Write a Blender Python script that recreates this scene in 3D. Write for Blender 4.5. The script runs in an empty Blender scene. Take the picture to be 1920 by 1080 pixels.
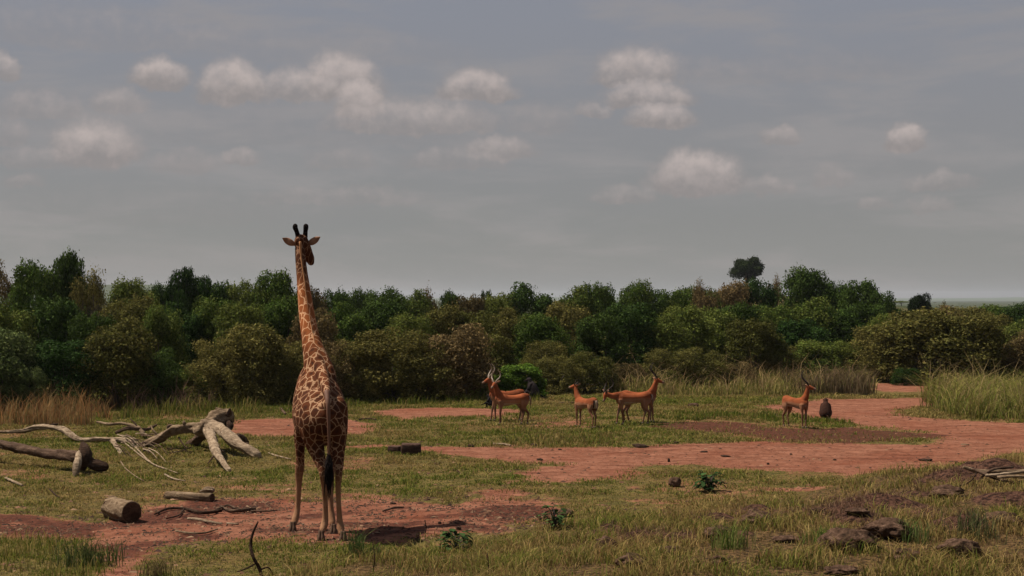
import bpy, bmesh, math, random
import numpy as np
from mathutils import Vector, Matrix

R = math.radians
SC = bpy.context.scene
COL = SC.collection
# ------------------------------------------------------------------ camera
FPX = 2800.0        # focal length in photograph pixels
HY = 560.0          # horizon row of the photograph
CAMZ = 3.9
cam = bpy.data.cameras.new('camera')
cam.sensor_width = 36.0
cam.lens = 36.0 * FPX / 1920.0
cam.shift_y = (HY - 540.0) / 1920.0
cam.clip_start = 0.5
cam.clip_end = 30000
camo = bpy.data.objects.new('camera', cam)
COL.objects.link(camo)
camo.location = (0, 0, CAMZ)
camo.rotation_euler = (R(90), 0, 0)
SC.camera = camo
# ------------------------------------------------------------------ sun
SUN_EL = 59.5
SUN_BACK = 12.0      # degrees the sun stands beyond the left side
se, sb = R(SUN_EL), R(SUN_BACK)
SUND = Vector((-math.cos(se) * math.cos(sb), math.cos(se) * math.sin(sb), math.sin(se)))
sl = bpy.data.lights.new('sun', 'SUN')
sl.energy = 5.0
sl.angle = R(0.53)
sl.color = (1.0, 0.90, 0.78)
so = bpy.data.objects.new('sun', sl)
COL.objects.link(so)
so.rotation_euler = SUND.to_track_quat('Z', 'Y').to_euler()
# ------------------------------------------------------------------ exposure
SC.view_settings.view_transform = 'Standard'
SC.view_settings.look = 'None'
SC.view_settings.exposure = 0.50
SC.view_settings.gamma = 1
SC.view_settings.use_curve_mapping = False


class NT:
    """small node-tree writer"""
    def __init__(self, nt):
        self.nt = nt
        nt.nodes.clear()

    def n(self, t, ins=None, **kw):
        nd = self.nt.nodes.new(t)
        for k, v in kw.items():
            setattr(nd, k, v)
        for k, v in (ins or {}).items():
            s = nd.inputs[k]
            if isinstance(v, bpy.types.NodeSocket):
                self.nt.links.new(v, s)
            else:
                s.default_value = v
        return nd

    def m(self, op, a, b=0.0, c=None, clamp=False):
        ins = {0: a, 1: b}
        if c is not None:
            ins[2] = c
        return self.n('ShaderNodeMath', ins, operation=op, use_clamp=clamp).outputs[0]

    def mix(self, f, a, b, blend='MIX'):
        nd = self.n('ShaderNodeMix', None, data_type='RGBA', blend_type=blend)
        for s, v in ((nd.inputs[0], f), (nd.inputs[6], a), (nd.inputs[7], b)):
            if isinstance(v, bpy.types.NodeSocket):
                self.nt.links.new(v, s)
            else:
                s.default_value = v if not isinstance(v, tuple) or len(v) == 4 else (*v, 1)
        return nd.outputs[2]

    def noise(self, vec, scale, detail=4, rough=0.55, dist=0.0):
        return self.n('ShaderNodeTexNoise', {'Vector': vec, 'Scale': scale, 'Detail': detail,
                                             'Roughness': rough, 'Distortion': dist}).outputs[0]

    def ramp(self, f, stops, interp='LINEAR'):
        nd = self.n('ShaderNodeValToRGB', {0: f})
        cr = nd.color_ramp
        cr.interpolation = interp
        while len(cr.elements) < len(stops):
            cr.elements.new(0.5)
        for e, (p, c) in zip(cr.elements, stops):
            e.position = p
            e.color = (*c, 1) if isinstance(c, tuple) else (c, c, c, 1)
        return nd.outputs[0]

    def sstep(self, x, lo, hi):
        return self.n('ShaderNodeMapRange', {0: x, 1: lo, 2: hi, 3: 0.0, 4: 1.0},
                      interpolation_type='SMOOTHSTEP').outputs[0]


# ------------------------------------------------------------------ world
wd = bpy.data.worlds.new('World')
SC.world = wd
wd.use_nodes = True
w = NT(wd.node_tree)
tc = w.n('ShaderNodeTexCoord').outputs['Generated']
nrm = w.n('ShaderNodeVectorMath', {0: tc}, operation='NORMALIZE').outputs[0]
sx = w.n('ShaderNodeSeparateXYZ', {0: nrm})
X_, Y_, Z_ = sx.outputs
az = w.m('ARCTAN2', X_, Y_)
el = w.m('ARCSINE', Z_)
sky = w.n('ShaderNodeTexSky', sky_type='NISHITA')
sky.sun_disc = False
sky.sun_elevation = se
sky.sun_rotation = math.atan2(SUND.x, SUND.y) % (2 * math.pi)
sky.altitude = 1500
sky.air_density = 1.0
sky.dust_density = 2.5
sky.ozone_density = 1.0
skyc = w.mix(1.0, sky.outputs[0], (0.12, 0.12, 0.12), 'MULTIPLY')
# high thin overcast: grey veil, bluer towards the zenith
veil = w.ramp(w.m('MULTIPLY', el, 2.0), [(0.0, (0.490, 0.480, 0.462)), (0.10, (0.455, 0.443, 0.428)),
                                       (0.22, (0.475, 0.462, 0.468)), (0.38, (0.468, 0.480, 0.535)), (1.0, (0.42, 0.46, 0.56))])
st = w.n('ShaderNodeCombineXYZ', {0: w.m('MULTIPLY', az, 3.0), 1: w.m('MULTIPLY', el, 14.0), 2: 0.0}).outputs[0]
wisp = w.noise(st, 2.2, 5, 0.6, 0.3)
wisp2 = w.noise(w.n('ShaderNodeVectorMath', {0: st, 1: (7.3, 2.1, 4.0)}, operation='ADD').outputs[0], 1.2, 4, 0.55)
veil2 = w.mix(w.m('MULTIPLY', w.sstep(wisp, 0.44, 0.66), 0.75), veil, (0.58, 0.535, 0.52))
veil2 = w.mix(w.m('MULTIPLY', w.sstep(wisp2, 0.55, 0.8), 0.25), veil2, (0.38, 0.41, 0.45))
# cumulus puffs, by azimuth / elevation
cvec = w.n('ShaderNodeCombineXYZ', {0: w.m('MULTIPLY', az, 60.0), 1: w.m('MULTIPLY', el, 60.0), 2: 0.0}).outputs[0]
n1 = w.n('ShaderNodeTexNoise', {'Vector': cvec, 'Scale': 1.1, 'Detail': 5.0, 'Roughness': 0.6})
nsep = w.n('ShaderNodeSeparateColor', {0: n1.outputs[1]})
n2 = w.noise(cvec, 0.8, 4, 0.5)
du = w.m('MULTIPLY', w.m('SUBTRACT', nsep.outputs[0], 0.5), 0.019)
dv = w.m('MULTIPLY', w.m('SUBTRACT', nsep.outputs[1], 0.5), 0.015)
azd = w.m('ADD', az, du)
eld = w.m('ADD', el, dv)
CLOUDS = [  # x, y(bottom), half width, height, strength (photograph pixels -> angles)
    (298, 165, 50, 42, .9), (440, 185, 62, 62, .8), (560, 182, 80, 48, .65), (640, 172, 75, 62, .9), (672, 212, 45, 60, 1.0),
    (770, 240, 150, 50, .55), (893, 180, 72, 45, .75), (1195, 152, 75, 58, .7), (1215, 195, 78, 40, .7),
    (1240, 232, 60, 34, .7), (1108, 214, 34, 24, .45), (1308, 350, 84, 62, 1.0), (1172, 376, 55, 26, .4),
    (1440, 362, 45, 26, .4), (1465, 268, 36, 26, .5), (1700, 285, 34, 40, .75), (1765, 358, 60, 28, .4),
    (1745, 398, 40, 22, .35), (1640, 395, 30, 18, .35), (1560, 345, 36, 30, .35), (178, 305, 75, 66, .7), (70, 320, 60, 30, .35),
    (350, 322, 60, 34, .35), (450, 308, 34, 24, .45), (225, 215, 50, 34, .45), (75, 230, 70, 40, .4), (10, 160, 20, 36, .6),
    (935, 292, 60, 34, .55), (850, 310, 90, 30, .35), (630, 378, 150, 26, .3), (15, 280, 34, 40, .35), (45, 358, 34, 20, .35),
    (1010, 240, 60, 44, .25), (640, 310, 60, 30, .25),
    (180, 92, 330, 55, .28), (620, 110, 260, 44, .18), (520, 260, 420, 60, .16), (1500, 150, 190, 40, .22), (1330, 140, 110, 26, .22), (300, 410, 330, 50, .15), (1560, 330, 260, 40, .10)]
acc = None
lit = None
for (cx, cy, hw, ch, s) in CLOUDS:
    s = min(1.0, s * 1.3) if hw < 160 else s
    hw, ch = hw * 1.08, ch * 1.08
    a0 = math.atan((cx - 960) / FPX)
    e0 = math.atan((HY - cy) / FPX)
    ia, ie = FPX / hw, FPX / ch
    u = w.m('MULTIPLY', w.m('SUBTRACT', azd, a0), ia)
    v = w.m('MULTIPLY', w.m('SUBTRACT', eld, e0), ie)
    # rounded dome above a flat base
    vv = w.m('MAXIMUM', v, w.m('MULTIPLY', v, -3.5))
    r2 = w.m('ADD', w.m('MULTIPLY', u, u), w.m('MULTIPLY', vv, vv))
    f = w.m('MULTIPLY', w.sstep(r2, 1.6, 0.40), s)
    acc = f if acc is None else w.m('MAXIMUM', acc, f)
    g_ = w.m('MULTIPLY', f, w.sstep(v, -.15, .75))
    lit = g_ if lit is None else w.m('MAXIMUM', lit, g_)
n5 = w.noise(cvec, 1.7, 6, 0.62)
acc = w.m('ADD', acc, w.m('MULTIPLY', w.m('SUBTRACT', n5, 0.5), w.m('MULTIPLY', w.sstep(acc, 0.02, 0.35), 0.75)), clamp=True)
cl = w.m('MULTIPLY', acc, w.m('ADD', w.m('MULTIPLY', n2, 0.4), 0.72, clamp=True))
n3 = w.noise(w.n('ShaderNodeVectorMath', {0: cvec, 1: (0.0, 0.35, 0.0)}, operation='ADD').outputs[0], 0.9, 4, 0.55)
cc = w.mix(w.m('ADD', w.m('MULTIPLY', lit, .95), w.m('MULTIPLY', w.m('SUBTRACT', n5, .5), 1.1), clamp=True), (0.52, 0.475, 0.465), (0.90, 0.785, 0.745))
final = w.mix(cl, w.mix(0.88, skyc, veil2), cc)
bgn = w.n('ShaderNodeBackground', {0: final, 1: 0.385})
w.n('ShaderNodeOutputWorld', {0: bgn.outputs[0]})
wd.cycles.sampling_method = 'MANUAL'
wd.cycles.sample_map_resolution = 512

# ------------------------------------------------------------------ numpy noise
_rt = np.random.default_rng(5).random((256, 256))


def vn(x, y):
    xi = np.floor(x).astype(int)
    yi = np.floor(y).astype(int)
    fx, fy = x - xi, y - yi
    fx = fx * fx * (3 - 2 * fx)
    fy = fy * fy * (3 - 2 * fy)
    a = _rt[xi % 256, yi % 256]
    b = _rt[(xi + 1) % 256, yi % 256]
    c = _rt[xi % 256, (yi + 1) % 256]
    d = _rt[(xi + 1) % 256, (yi + 1) % 256]
    return (a * (1 - fx) + b * fx) * (1 - fy) + (c * (1 - fx) + d * fx) * fy


def fbm(x, y, o=4):
    s, a, t = 0, 1.0, 0
    for i in range(o):
        s = s + a * vn(x * 2 ** i + 17.3 * i, y * 2 ** i + 5.1 * i)
        t += a
        a *= .5
    return s / t


def ss(x, a, b):
    t = np.clip((x - a) / (b - a), 0, 1)
    return t * t * (3 - 2 * t)


# ------------------------------------------------------------------ terrain height
def flat(px, py):
    d = FPX * CAMZ / (py - HY)
    return np.array([(px - 960) / FPX * d, d])


MOUNDS = [  # px, py, half width px, height m
    (1140, 1022, 40, .20), (1200, 1050, 60, .20), (1265, 1062, 50, .16), (1335, 1005, 50, .20), (1415, 985, 48, .22),
    (1500, 1000, 60, .12), (1555, 1020, 60, .2), (1640, 1005, 95, .34), (1600, 1040, 70, .26), (1560, 958, 22, .14), (1610, 962, 40, .10),
    (1740, 1035, 50, .2), (1800, 1060, 60, .3), (1775, 935, 60, .30), (1850, 925, 90, .42), (1900, 1000, 80, .30),
    (1250, 975, 30, .1), (1700, 960, 60, .12), (1380, 1060, 40, .14), (1660, 1075, 70, .2)]
_M = [(*flat(a, b), c / FPX * flat(a, b)[1], h) for a, b, c, h in MOUNDS]


def bank(x, y):
    s = ((x - 0.4) - (y - 25.7)) / 1.414 + 1.3 * (fbm(x * .35, y * .35, 2) - .5)
    return s


def H(x, y):
    x = np.asarray(x, float)
    y = np.asarray(y, float)
    z = 0.10 * (fbm(x * .22 + 9, y * .22, 3) - .5) + 0.035 * (fbm(x * 1.3, y * 1.3, 2) - .5) + 0.022 * (fbm(x * 5, y * 5, 2) - .5)
    near = ss(y, 60, 75)
    z = z * (1 - 0.5 * near)
    z = z + 0.5 * ss(bank(x, y), -.3, 6.5) * (1 - ss(y, 40, 52))
    for mx, my, r, h in _M:
        q = ((x - mx) / r) ** 2 + ((y - my) / (r * 1.1)) ** 2
        z = z + h * .8 * np.exp(-q * 1.4) * (0.6 + .8 * fbm(x * 3 + mx, y * 3, 3))
    # low rise beyond the track, highest under the lone tree
    u = x / np.maximum(y, 1)
    z = z + 4.6 * np.exp(-((u - .165) / .10) ** 2) * ss(y, 95, 300) * (1 - ss(y, 420, 900))
    z = z + 1.6 * np.exp(-((u + .29) / .10) ** 2) * ss(y, 60, 100) * (1 - ss(y, 300, 600))
    # gentle dip of the far plain
    z = z - 5.0 * ss(y, 400, 1500)
    return z


def G(px, py):
    """ground point seen at a photograph pixel"""
    k = (py - HY) / FPX
    d = CAMZ / k
    for _ in range(25):
        d = .5 * d + .5 * (CAMZ - float(H((px - 960) / FPX * d, d))) / k
    x = (px - 960) / FPX * d
    return Vector((x, d, float(H(x, d))))


def W(px, py, d):
    return Vector(((px - 960) / FPX * d, d, CAMZ + (HY - py) / FPX * d))


# ------------------------------------------------------------------ zones (ground cover as it lies on the ground)
def gpoly(pts):
    return np.array([flat(*p) for p in pts])


ROAD = gpoly([(1600, 720), (1700, 718), (1745, 722), (1765, 745), (1752, 762), (1700, 769), (1692, 780), (1800, 789), (1960, 797), (2100, 800),
              (2100, 850), (1920, 852), (1830, 864), (1720, 882), (1620, 892), (1500, 887), (1400, 881), (1300, 870), (1215, 872),
              (1180, 884), (1215, 897), (1150, 905), (1060, 906), (960, 905), (975, 892), (985, 878), (1040, 872), (950, 864), (850, 852), (790, 840), (690, 841),
              (640, 838), (690, 833), (880, 836), (1000, 838), (1150, 838), (1300, 832), (1450, 831), (1600, 833), (1720, 834),
              (1770, 826), (1720, 812), (1640, 800), (1570, 790), (1530, 780), (1450, 770), (1430, 762), (1540, 748), (1620, 740), (1640, 730)])
BACK1 = gpoly([(715, 772), (780, 767), (880, 764), (990, 766), (985, 776), (920, 781), (800, 786), (740, 787), (718, 780)])
BACK2 = gpoly([(425, 788), (545, 786), (640, 786), (705, 792), (700, 806), (640, 814), (545, 818), (480, 821), (435, 815)])
DARK = gpoly([(1235, 791), (1330, 789), (1420, 796), (1500, 803), (1580, 803), (1660, 808), (1740, 815), (1765, 822), (1700, 831), (1560, 832),
              (1430, 827), (1390, 815), (1240, 803)])
FORE = gpoly([(-120, 960), (60, 968), (190, 982), (240, 968), (330, 940), (450, 934), (560, 936), (690, 928), (770, 936), (850, 948), (900, 928), (945, 920),
              (1010, 945), (1035, 955), (1010, 975), (1030, 985), (980, 995), (900, 1003), (820, 1012), (700, 1022), (600, 1020), (520, 1012), (400, 1015), (310, 1030), (270, 1060),
              (255, 1090), (190, 1090), (195, 1040), (140, 1012), (60, 1000), (-120, 992)])
SPOT1 = gpoly([(1000, 948), (1030, 945), (1060, 958), (1040, 968), (1000, 960)])
SPOT2 = gpoly([(1370, 910), (1450, 908), (1550, 915), (1540, 926), (1440, 925)])
SPOT3 = gpoly([(985, 786), (1060, 786), (1120, 792), (1100, 801), (1020, 800), (980, 795)])


GAPG = gpoly([(1590, 740), (1650, 734), (1700, 732), (1765, 732), (1770, 743), (1700, 746), (1640, 748), (1560, 750)])


def sdist(P, poly):
    """signed distance, positive inside"""
    x, y = P
    n = len(poly)
    best = np.full(x.shape, 1e9)
    ins = np.zeros(x.shape, bool)
    for i in range(n):
        ax, ay = poly[i]
        bx, by = poly[(i + 1) % n]
        ex, ey = bx - ax, by - ay
        t = np.clip(((x - ax) * ex + (y - ay) * ey) / (ex * ex + ey * ey), 0, 1)
        best = np.minimum(best, (x - ax - t * ex) ** 2 + (y - ay - t * ey) ** 2)
        c = ((ay > y) != (by > y)) & (x < (bx - ax) * (y - ay) / (by - ay + 1e-12) + ax)
        ins ^= c
    return np.where(ins, 1, -1) * np.sqrt(best)


def zones(x, y):
    x = np.asarray(x, float)
    y = np.asarray(y, float)
    wob = (fbm(x * .9, y * .9, 4) - .5) * 1.3
    P = (x, y)
    def soft(poly, wdt, k=1.0):
        return ss(sdist(P, poly) + wob * k, -wdt, wdt)
    dirt = np.maximum.reduce([soft(ROAD, .7, .9), soft(BACK1, .6, 1.4), soft(BACK2, .7), soft(FORE, .7, 1.2), soft(SPOT1, .3) * .9, soft(SPOT2, .4) * .7, soft(SPOT3, .8, 1.6) * .6])
    forez = soft(FORE, .7, 1.2)
    dirt = dirt * (1 - .75 * soft(GAPG, .5, .8))
    dark = soft(DARK, .6, 1.2)
    dark = np.maximum(dark, forez * (.22 + .55 * ss(fbm(x * .8 + 3, y * 1.2, 3), .40, .60)))
    bk = ss(bank(x, y), 0, 2.0) * (1 - ss(y, 40, 50))
    bare = np.zeros_like(x)
    for mx, my, r, h in _M:
        q = ((x - mx) / r) ** 2 + ((y - my) / (r * 1.1)) ** 2
        bare = np.maximum(bare, ss(1.3 - q + wob, 0, 1))
    bare = bare * bk
    # worn spots in the lawn
    worn = ss(fbm(x * .45 + 40, y * .45 + 7, 4), .54, .68) * (1 - bk)
    dirt = np.maximum(dirt, worn * .48 * (1 - ss(y, 48, 56)))
    return dirt, dark, bk, bare


# ------------------------------------------------------------------ mesh helpers
def mesh_obj(name, V, Fc, mat, parent=None, smooth=False, col=None):
    me = bpy.data.meshes.new(name)
    me.from_pydata([tuple(v) for v in V], [], Fc)
    if smooth:
        me.shade_smooth()
    me.update()
    return link(name, me, mat, parent, col)


def link(name, me, mat, parent=None, col=None):
    if col is not None:
        a = me.color_attributes.new('Col', 'FLOAT_COLOR', 'POINT')
        c = np.ones((len(me.vertices), 4), np.float32)
        c[:, :col.shape[1]] = col
        a.data.foreach_set('color', c.ravel())
    if mat is not None and not me.materials:
        me.materials.append(mat)
    o = bpy.data.objects.new(name, me)
    COL.objects.link(o)
    if parent is not None:
        o.parent = parent
    return o


def np_mesh(name, V, F, nper, col=None):
    """V (n,3), F flat loops, nper = verts per face"""
    me = bpy.data.meshes.new(name)
    nf = len(F) // nper
    me.vertices.add(len(V))
    me.vertices.foreach_set('co', np.ascontiguousarray(V, np.float32).ravel())
    me.loops.add(len(F))
    me.loops.foreach_set('vertex_index', np.ascontiguousarray(F, np.int32))
    me.polygons.add(nf)
    me.polygons.foreach_set('loop_start', np.arange(0, nf * nper, nper, dtype=np.int32))
    me.update(calc_edges=True)
    if col is not None:
        a = me.color_attributes.new('Col', 'FLOAT_COLOR', 'POINT')
        c = np.ones((len(V), 4), np.float32)
        c[:, :3] = col
        a.data.foreach_set('color', c.ravel())
    return me


def tag(o, label, cat=None, group=None, kind=None):
    if label:
        o['label'] = label
    if cat:
        o['category'] = cat
    if group:
        o['group'] = group
    if kind:
        o['kind'] = kind
    return o


def empty(name, loc, rz=0.0):
    o = bpy.data.objects.new(name, None)
    o.empty_display_size = .2
    COL.objects.link(o)
    o.location = loc
    o.rotation_euler = (0, 0, rz)
    return o


def crom(K, sub):
    """catmull-rom through rows of K"""
    K = np.asarray(K, float)
    P = np.vstack([2 * K[0] - K[1], K, 2 * K[-1] - K[-2]])
    out = []
    for i in range(1, len(P) - 2):
        for t in np.linspace(0, 1, sub, endpoint=False):
            a, b, c, d = P[i - 1], P[i], P[i + 1], P[i + 2]
            out.append(.5 * ((2 * b) + (-a + c) * t + (2 * a - 5 * b + 4 * c - d) * t * t + (-a + 3 * b - 3 * c + d) * t ** 3))
    out.append(K[-1])
    out = np.array(out)
    out[:, 3:] = np.maximum(out[:, 3:], 0.001)
    return out


class Geo:
    def __init__(self):
        self.V = []
        self.F = []

    def tube(self, K, n=14, sub=5, lat=None, round_caps=True, bump=0.0, seed=0, grain=0.0):
        """K rows: x y z ra [rb]; ra across (side), rb the other way"""
        K = np.asarray([list(k) + ([k[3]] if len(k) == 4 else []) for k in K], float)
        S = crom(K, sub) if sub > 1 else K
        rg = np.random.default_rng(seed)
        if round_caps:
            # hemispherical end caps
            def cap(p, q, sgn):
                t = p[:3] - q[:3]
                t /= np.linalg.norm(t) + 1e-9
                r = min(p[3], p[4])
                rows = []
                for a in (25, 50, 72, 88):
                    s, c = math.sin(R(a)), math.cos(R(a))
                    rows.append(np.array([*(p[:3] + t * r * s), p[3] * c, p[4] * c]))
                return rows
            S = np.array(cap(S[0], S[1], 1)[::-1] + list(S) + cap(S[-1], S[-2], 1))
        m = len(S)
        base = len(self.V)
        prev = None
        for i in range(m):
            t = S[min(i + 1, m - 1), :3] - S[max(i - 1, 0), :3]
            t /= np.linalg.norm(t) + 1e-9
            if lat is not None:
                side = np.array(lat, float)
            elif prev is not None:
                side = prev
            else:
                side = np.cross(t, (0, 0, 1.0))
                if np.linalg.norm(side) < .2:
                    side = np.array((1.0, 0, 0))
            side = side - t * np.dot(side, t)
            side /= np.linalg.norm(side) + 1e-9
            prev = side
            up = np.cross(side, t)
            if grain:
                aa = np.arange(n) * 2 * np.pi / n
                sl_ = np.linalg.norm(S[:i + 1, :3][1:] - S[:i + 1, :3][:-1], axis=1).sum() if i else 0.0
                gr = 1 + grain * 2 * (fbm(np.cos(aa) * 2.2 + seed * 1.7 + 9, np.sin(aa) * 2.2 + sl_ * 1.5 + 30, 4) - .5) + grain * 1.4 * (fbm(np.cos(aa) * .8 + seed, sl_ * 4 + np.sin(aa) + 20, 3) - .5)
            for k in range(n):
                a = 2 * math.pi * k / n
                if grain:
                    self.V.append(S[i, :3] + side * S[i, 3] * math.cos(a) * gr[k] + up * S[i, 4] * math.sin(a) * gr[k])
                    continue
                j = 1 + bump * (rg.random() - .5) * 2 if bump else 1
                self.V.append(S[i, :3] + side * S[i, 3] * math.cos(a) * j + up * S[i, 4] * math.sin(a) * j)
        for i in range(m - 1):
            for k in range(n):
                a = base + i * n + k
                b = base + i * n + (k + 1) % n
                self.F.append((a, b, b + n, a + n))
        self.F.append(tuple(base + k for k in range(n))[::-1])
        self.F.append(tuple(base + (m - 1) * n + k for k in range(n)))
        return self

    def obj(self, name, mat, parent=None, smooth=True, col=None):
        return mesh_obj(name, self.V, self.F, mat, parent, smooth, col)

    def remeshed(self, name, voxel, smooth=4, fac=.5):
        me = bpy.data.meshes.new(name)
        me.from_pydata([tuple(v) for v in self.V], [], self.F)
        bm = bmesh.new()
        bm.from_mesh(me)
        bmesh.ops.recalc_face_normals(bm, faces=bm.faces)
        bm.to_mesh(me)
        bm.free()
        o = bpy.data.objects.new(name, me)
        COL.objects.link(o)
        r = o.modifiers.new('r', 'REMESH')
        r.mode = 'VOXEL'
        r.voxel_size = voxel
        s = o.modifiers.new('s', 'SMOOTH')
        s.factor = fac
        s.iterations = smooth
        dg = bpy.context.evaluated_depsgraph_get()
        out = bpy.data.meshes.new_from_object(o.evaluated_get(dg))
        bpy.data.objects.remove(o)
        bpy.data.meshes.remove(me)
        out.name = name
        out.shade_smooth()
        return out


def coords(me):
    a = np.empty(len(me.vertices) * 3, np.float32)
    me.vertices.foreach_get('co', a)
    return a.reshape(-1, 3).astype(float)


# ------------------------------------------------------------------ materials
def newmat(name):
    m = bpy.data.materials.new(name)
    m.use_nodes = True
    return m, NT(m.node_tree)


def finish(t, color, rough=.8, bump=None, bs=.3, bd=.02, spec=.25, trans=None):
    ins = {'Base Color': color, 'Roughness': rough, 'Specular IOR Level': spec}
    if bump is not None:
        ins['Normal'] = t.n('ShaderNodeBump', {'Height': bump, 'Strength': bs, 'Distance': bd}).outputs[0]
    p = t.n('ShaderNodeBsdfPrincipled', ins).outputs[0]
    if trans:
        tr = t.n('ShaderNodeBsdfTranslucent', {0: color}).outputs[0]
        p = t.n('ShaderNodeMixShader', {0: trans, 1: p, 2: tr}).outputs[0]
    t.n('ShaderNodeOutputMaterial', {0: p})


def leaf_mat(name, base, alt, spread=.5, trans=.25, rough=.55):
    m, t = newmat(name)
    at = t.n('ShaderNodeAttribute', attribute_name='Col')
    oi = t.n('ShaderNodeObjectInfo').outputs['Random']
    sep = t.n('ShaderNodeSeparateColor', {0: at.outputs[0]})
    tcn = t.n('ShaderNodeTexCoord').outputs['Object']
    nz = t.noise(tcn, 1.1, 3, .6)
    f = t.m('ADD', t.m('MULTIPLY', sep.outputs[0], .55), t.m('MULTIPLY', nz, .6))
    f = t.m('ADD', f, t.m('MULTIPLY', t.m('SUBTRACT', oi, .5), spread))
    c = t.mix(t.sstep(f, .25, .95), base, alt)
    v = t.m('ADD', t.m('MULTIPLY', sep.outputs[1], 1.5), .35)
    c = t.mix(1.0, c, t.n('ShaderNodeCombineColor', {0: v, 1: v, 2: v}).outputs[0], 'MULTIPLY')
    finish(t, c, .8, trans=trans, spec=.04)
    return m


LEAF = {
    'dark': leaf_mat('leaf_dark_green', (.018, .040, .008), (.050, .078, .015), trans=.2),
    'mid': leaf_mat('leaf_mid_green', (.045, .078, .013), (.115, .130, .027)),
    'olive': leaf_mat('leaf_olive', (.062, .066, .015), (.140, .118, .034)),
    'brown': leaf_mat('leaf_brown', (.075, .058, .022), (.150, .105, .045)),
    'pale': leaf_mat('leaf_pale', (.060, .090, .026), (.125, .145, .050)),
    'deep': leaf_mat('leaf_deep_green', (.007, .014, .004), (.018, .028, .007), trans=.1),
    'bright': leaf_mat('leaf_bright', (.075, .135, .018), (.165, .21, .035), trans=.3),
}


def wood_mat(name, c1, c2, scale=8, bs=.6):
    m, t = newmat(name)
    tcn = t.n('ShaderNodeTexCoord').outputs['Object']
    gv = t.n('ShaderNodeMapping', {'Vector': tcn, 'Scale': (.35, .8, 1.6)}).outputs[0]
    n = t.noise(gv, scale * 1.2, 6, .7, .9)
    n2_ = t.noise(tcn, scale * .28, 3, .5)
    n3_ = t.noise(gv, scale * 6, 4, .65, .5)
    c = t.mix(t.sstep(n, .35, .65), c1, c2)
    c = t.mix(t.m('MULTIPLY', t.sstep(n2_, .50, .68), .55), c, tuple(.45 * v for v in c1))
    c = t.mix(t.m('MULTIPLY', t.sstep(n3_, .55, .7), .5), c, tuple(.3 * v for v in c1))
    finish(t, c, .95, t.m('ADD', n, t.m('MULTIPLY', n3_, .5)), bs, .04, spec=.05)
    return m


WOOD = {
    'grey': wood_mat('weathered_wood', (.115, .075, .045), (.27, .195, .125), bs=1.0),
    'pale': wood_mat('bleached_wood', (.16, .11, .07), (.38, .29, .20), bs=1.0),
    'dark': wood_mat('dark_wood', (.028, .016, .011), (.065, .040, .027), bs=1.0),
    'bark': wood_mat('brown_bark', (.060, .036, .024), (.135, .088, .06), bs=1.0),
    'twig': wood_mat('bush_twig', (.055, .045, .036), (.12, .10, .08), 4),
    'end': wood_mat('cut_end_wood', (.05, .028, .018), (.11, .062, .038), 14),
    'block': wood_mat('dark_block', (.04, .022, .018), (.09, .055, .04), 10),
}


def rock_mat():
    m, t = newmat('brown_rock')
    tcn = t.n('ShaderNodeTexCoord').outputs['Object']
    n = t.noise(tcn, 9, 6, .65)
    c = t.ramp(n, [(.35, (.024, .015, .010)), (.52, (.080, .047, .031)), (.70, (.16, .10, .068))])
    finish(t, c, .95, n, 1.0, .08, spec=.03)
    return m


ROCK = rock_mat()


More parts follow.
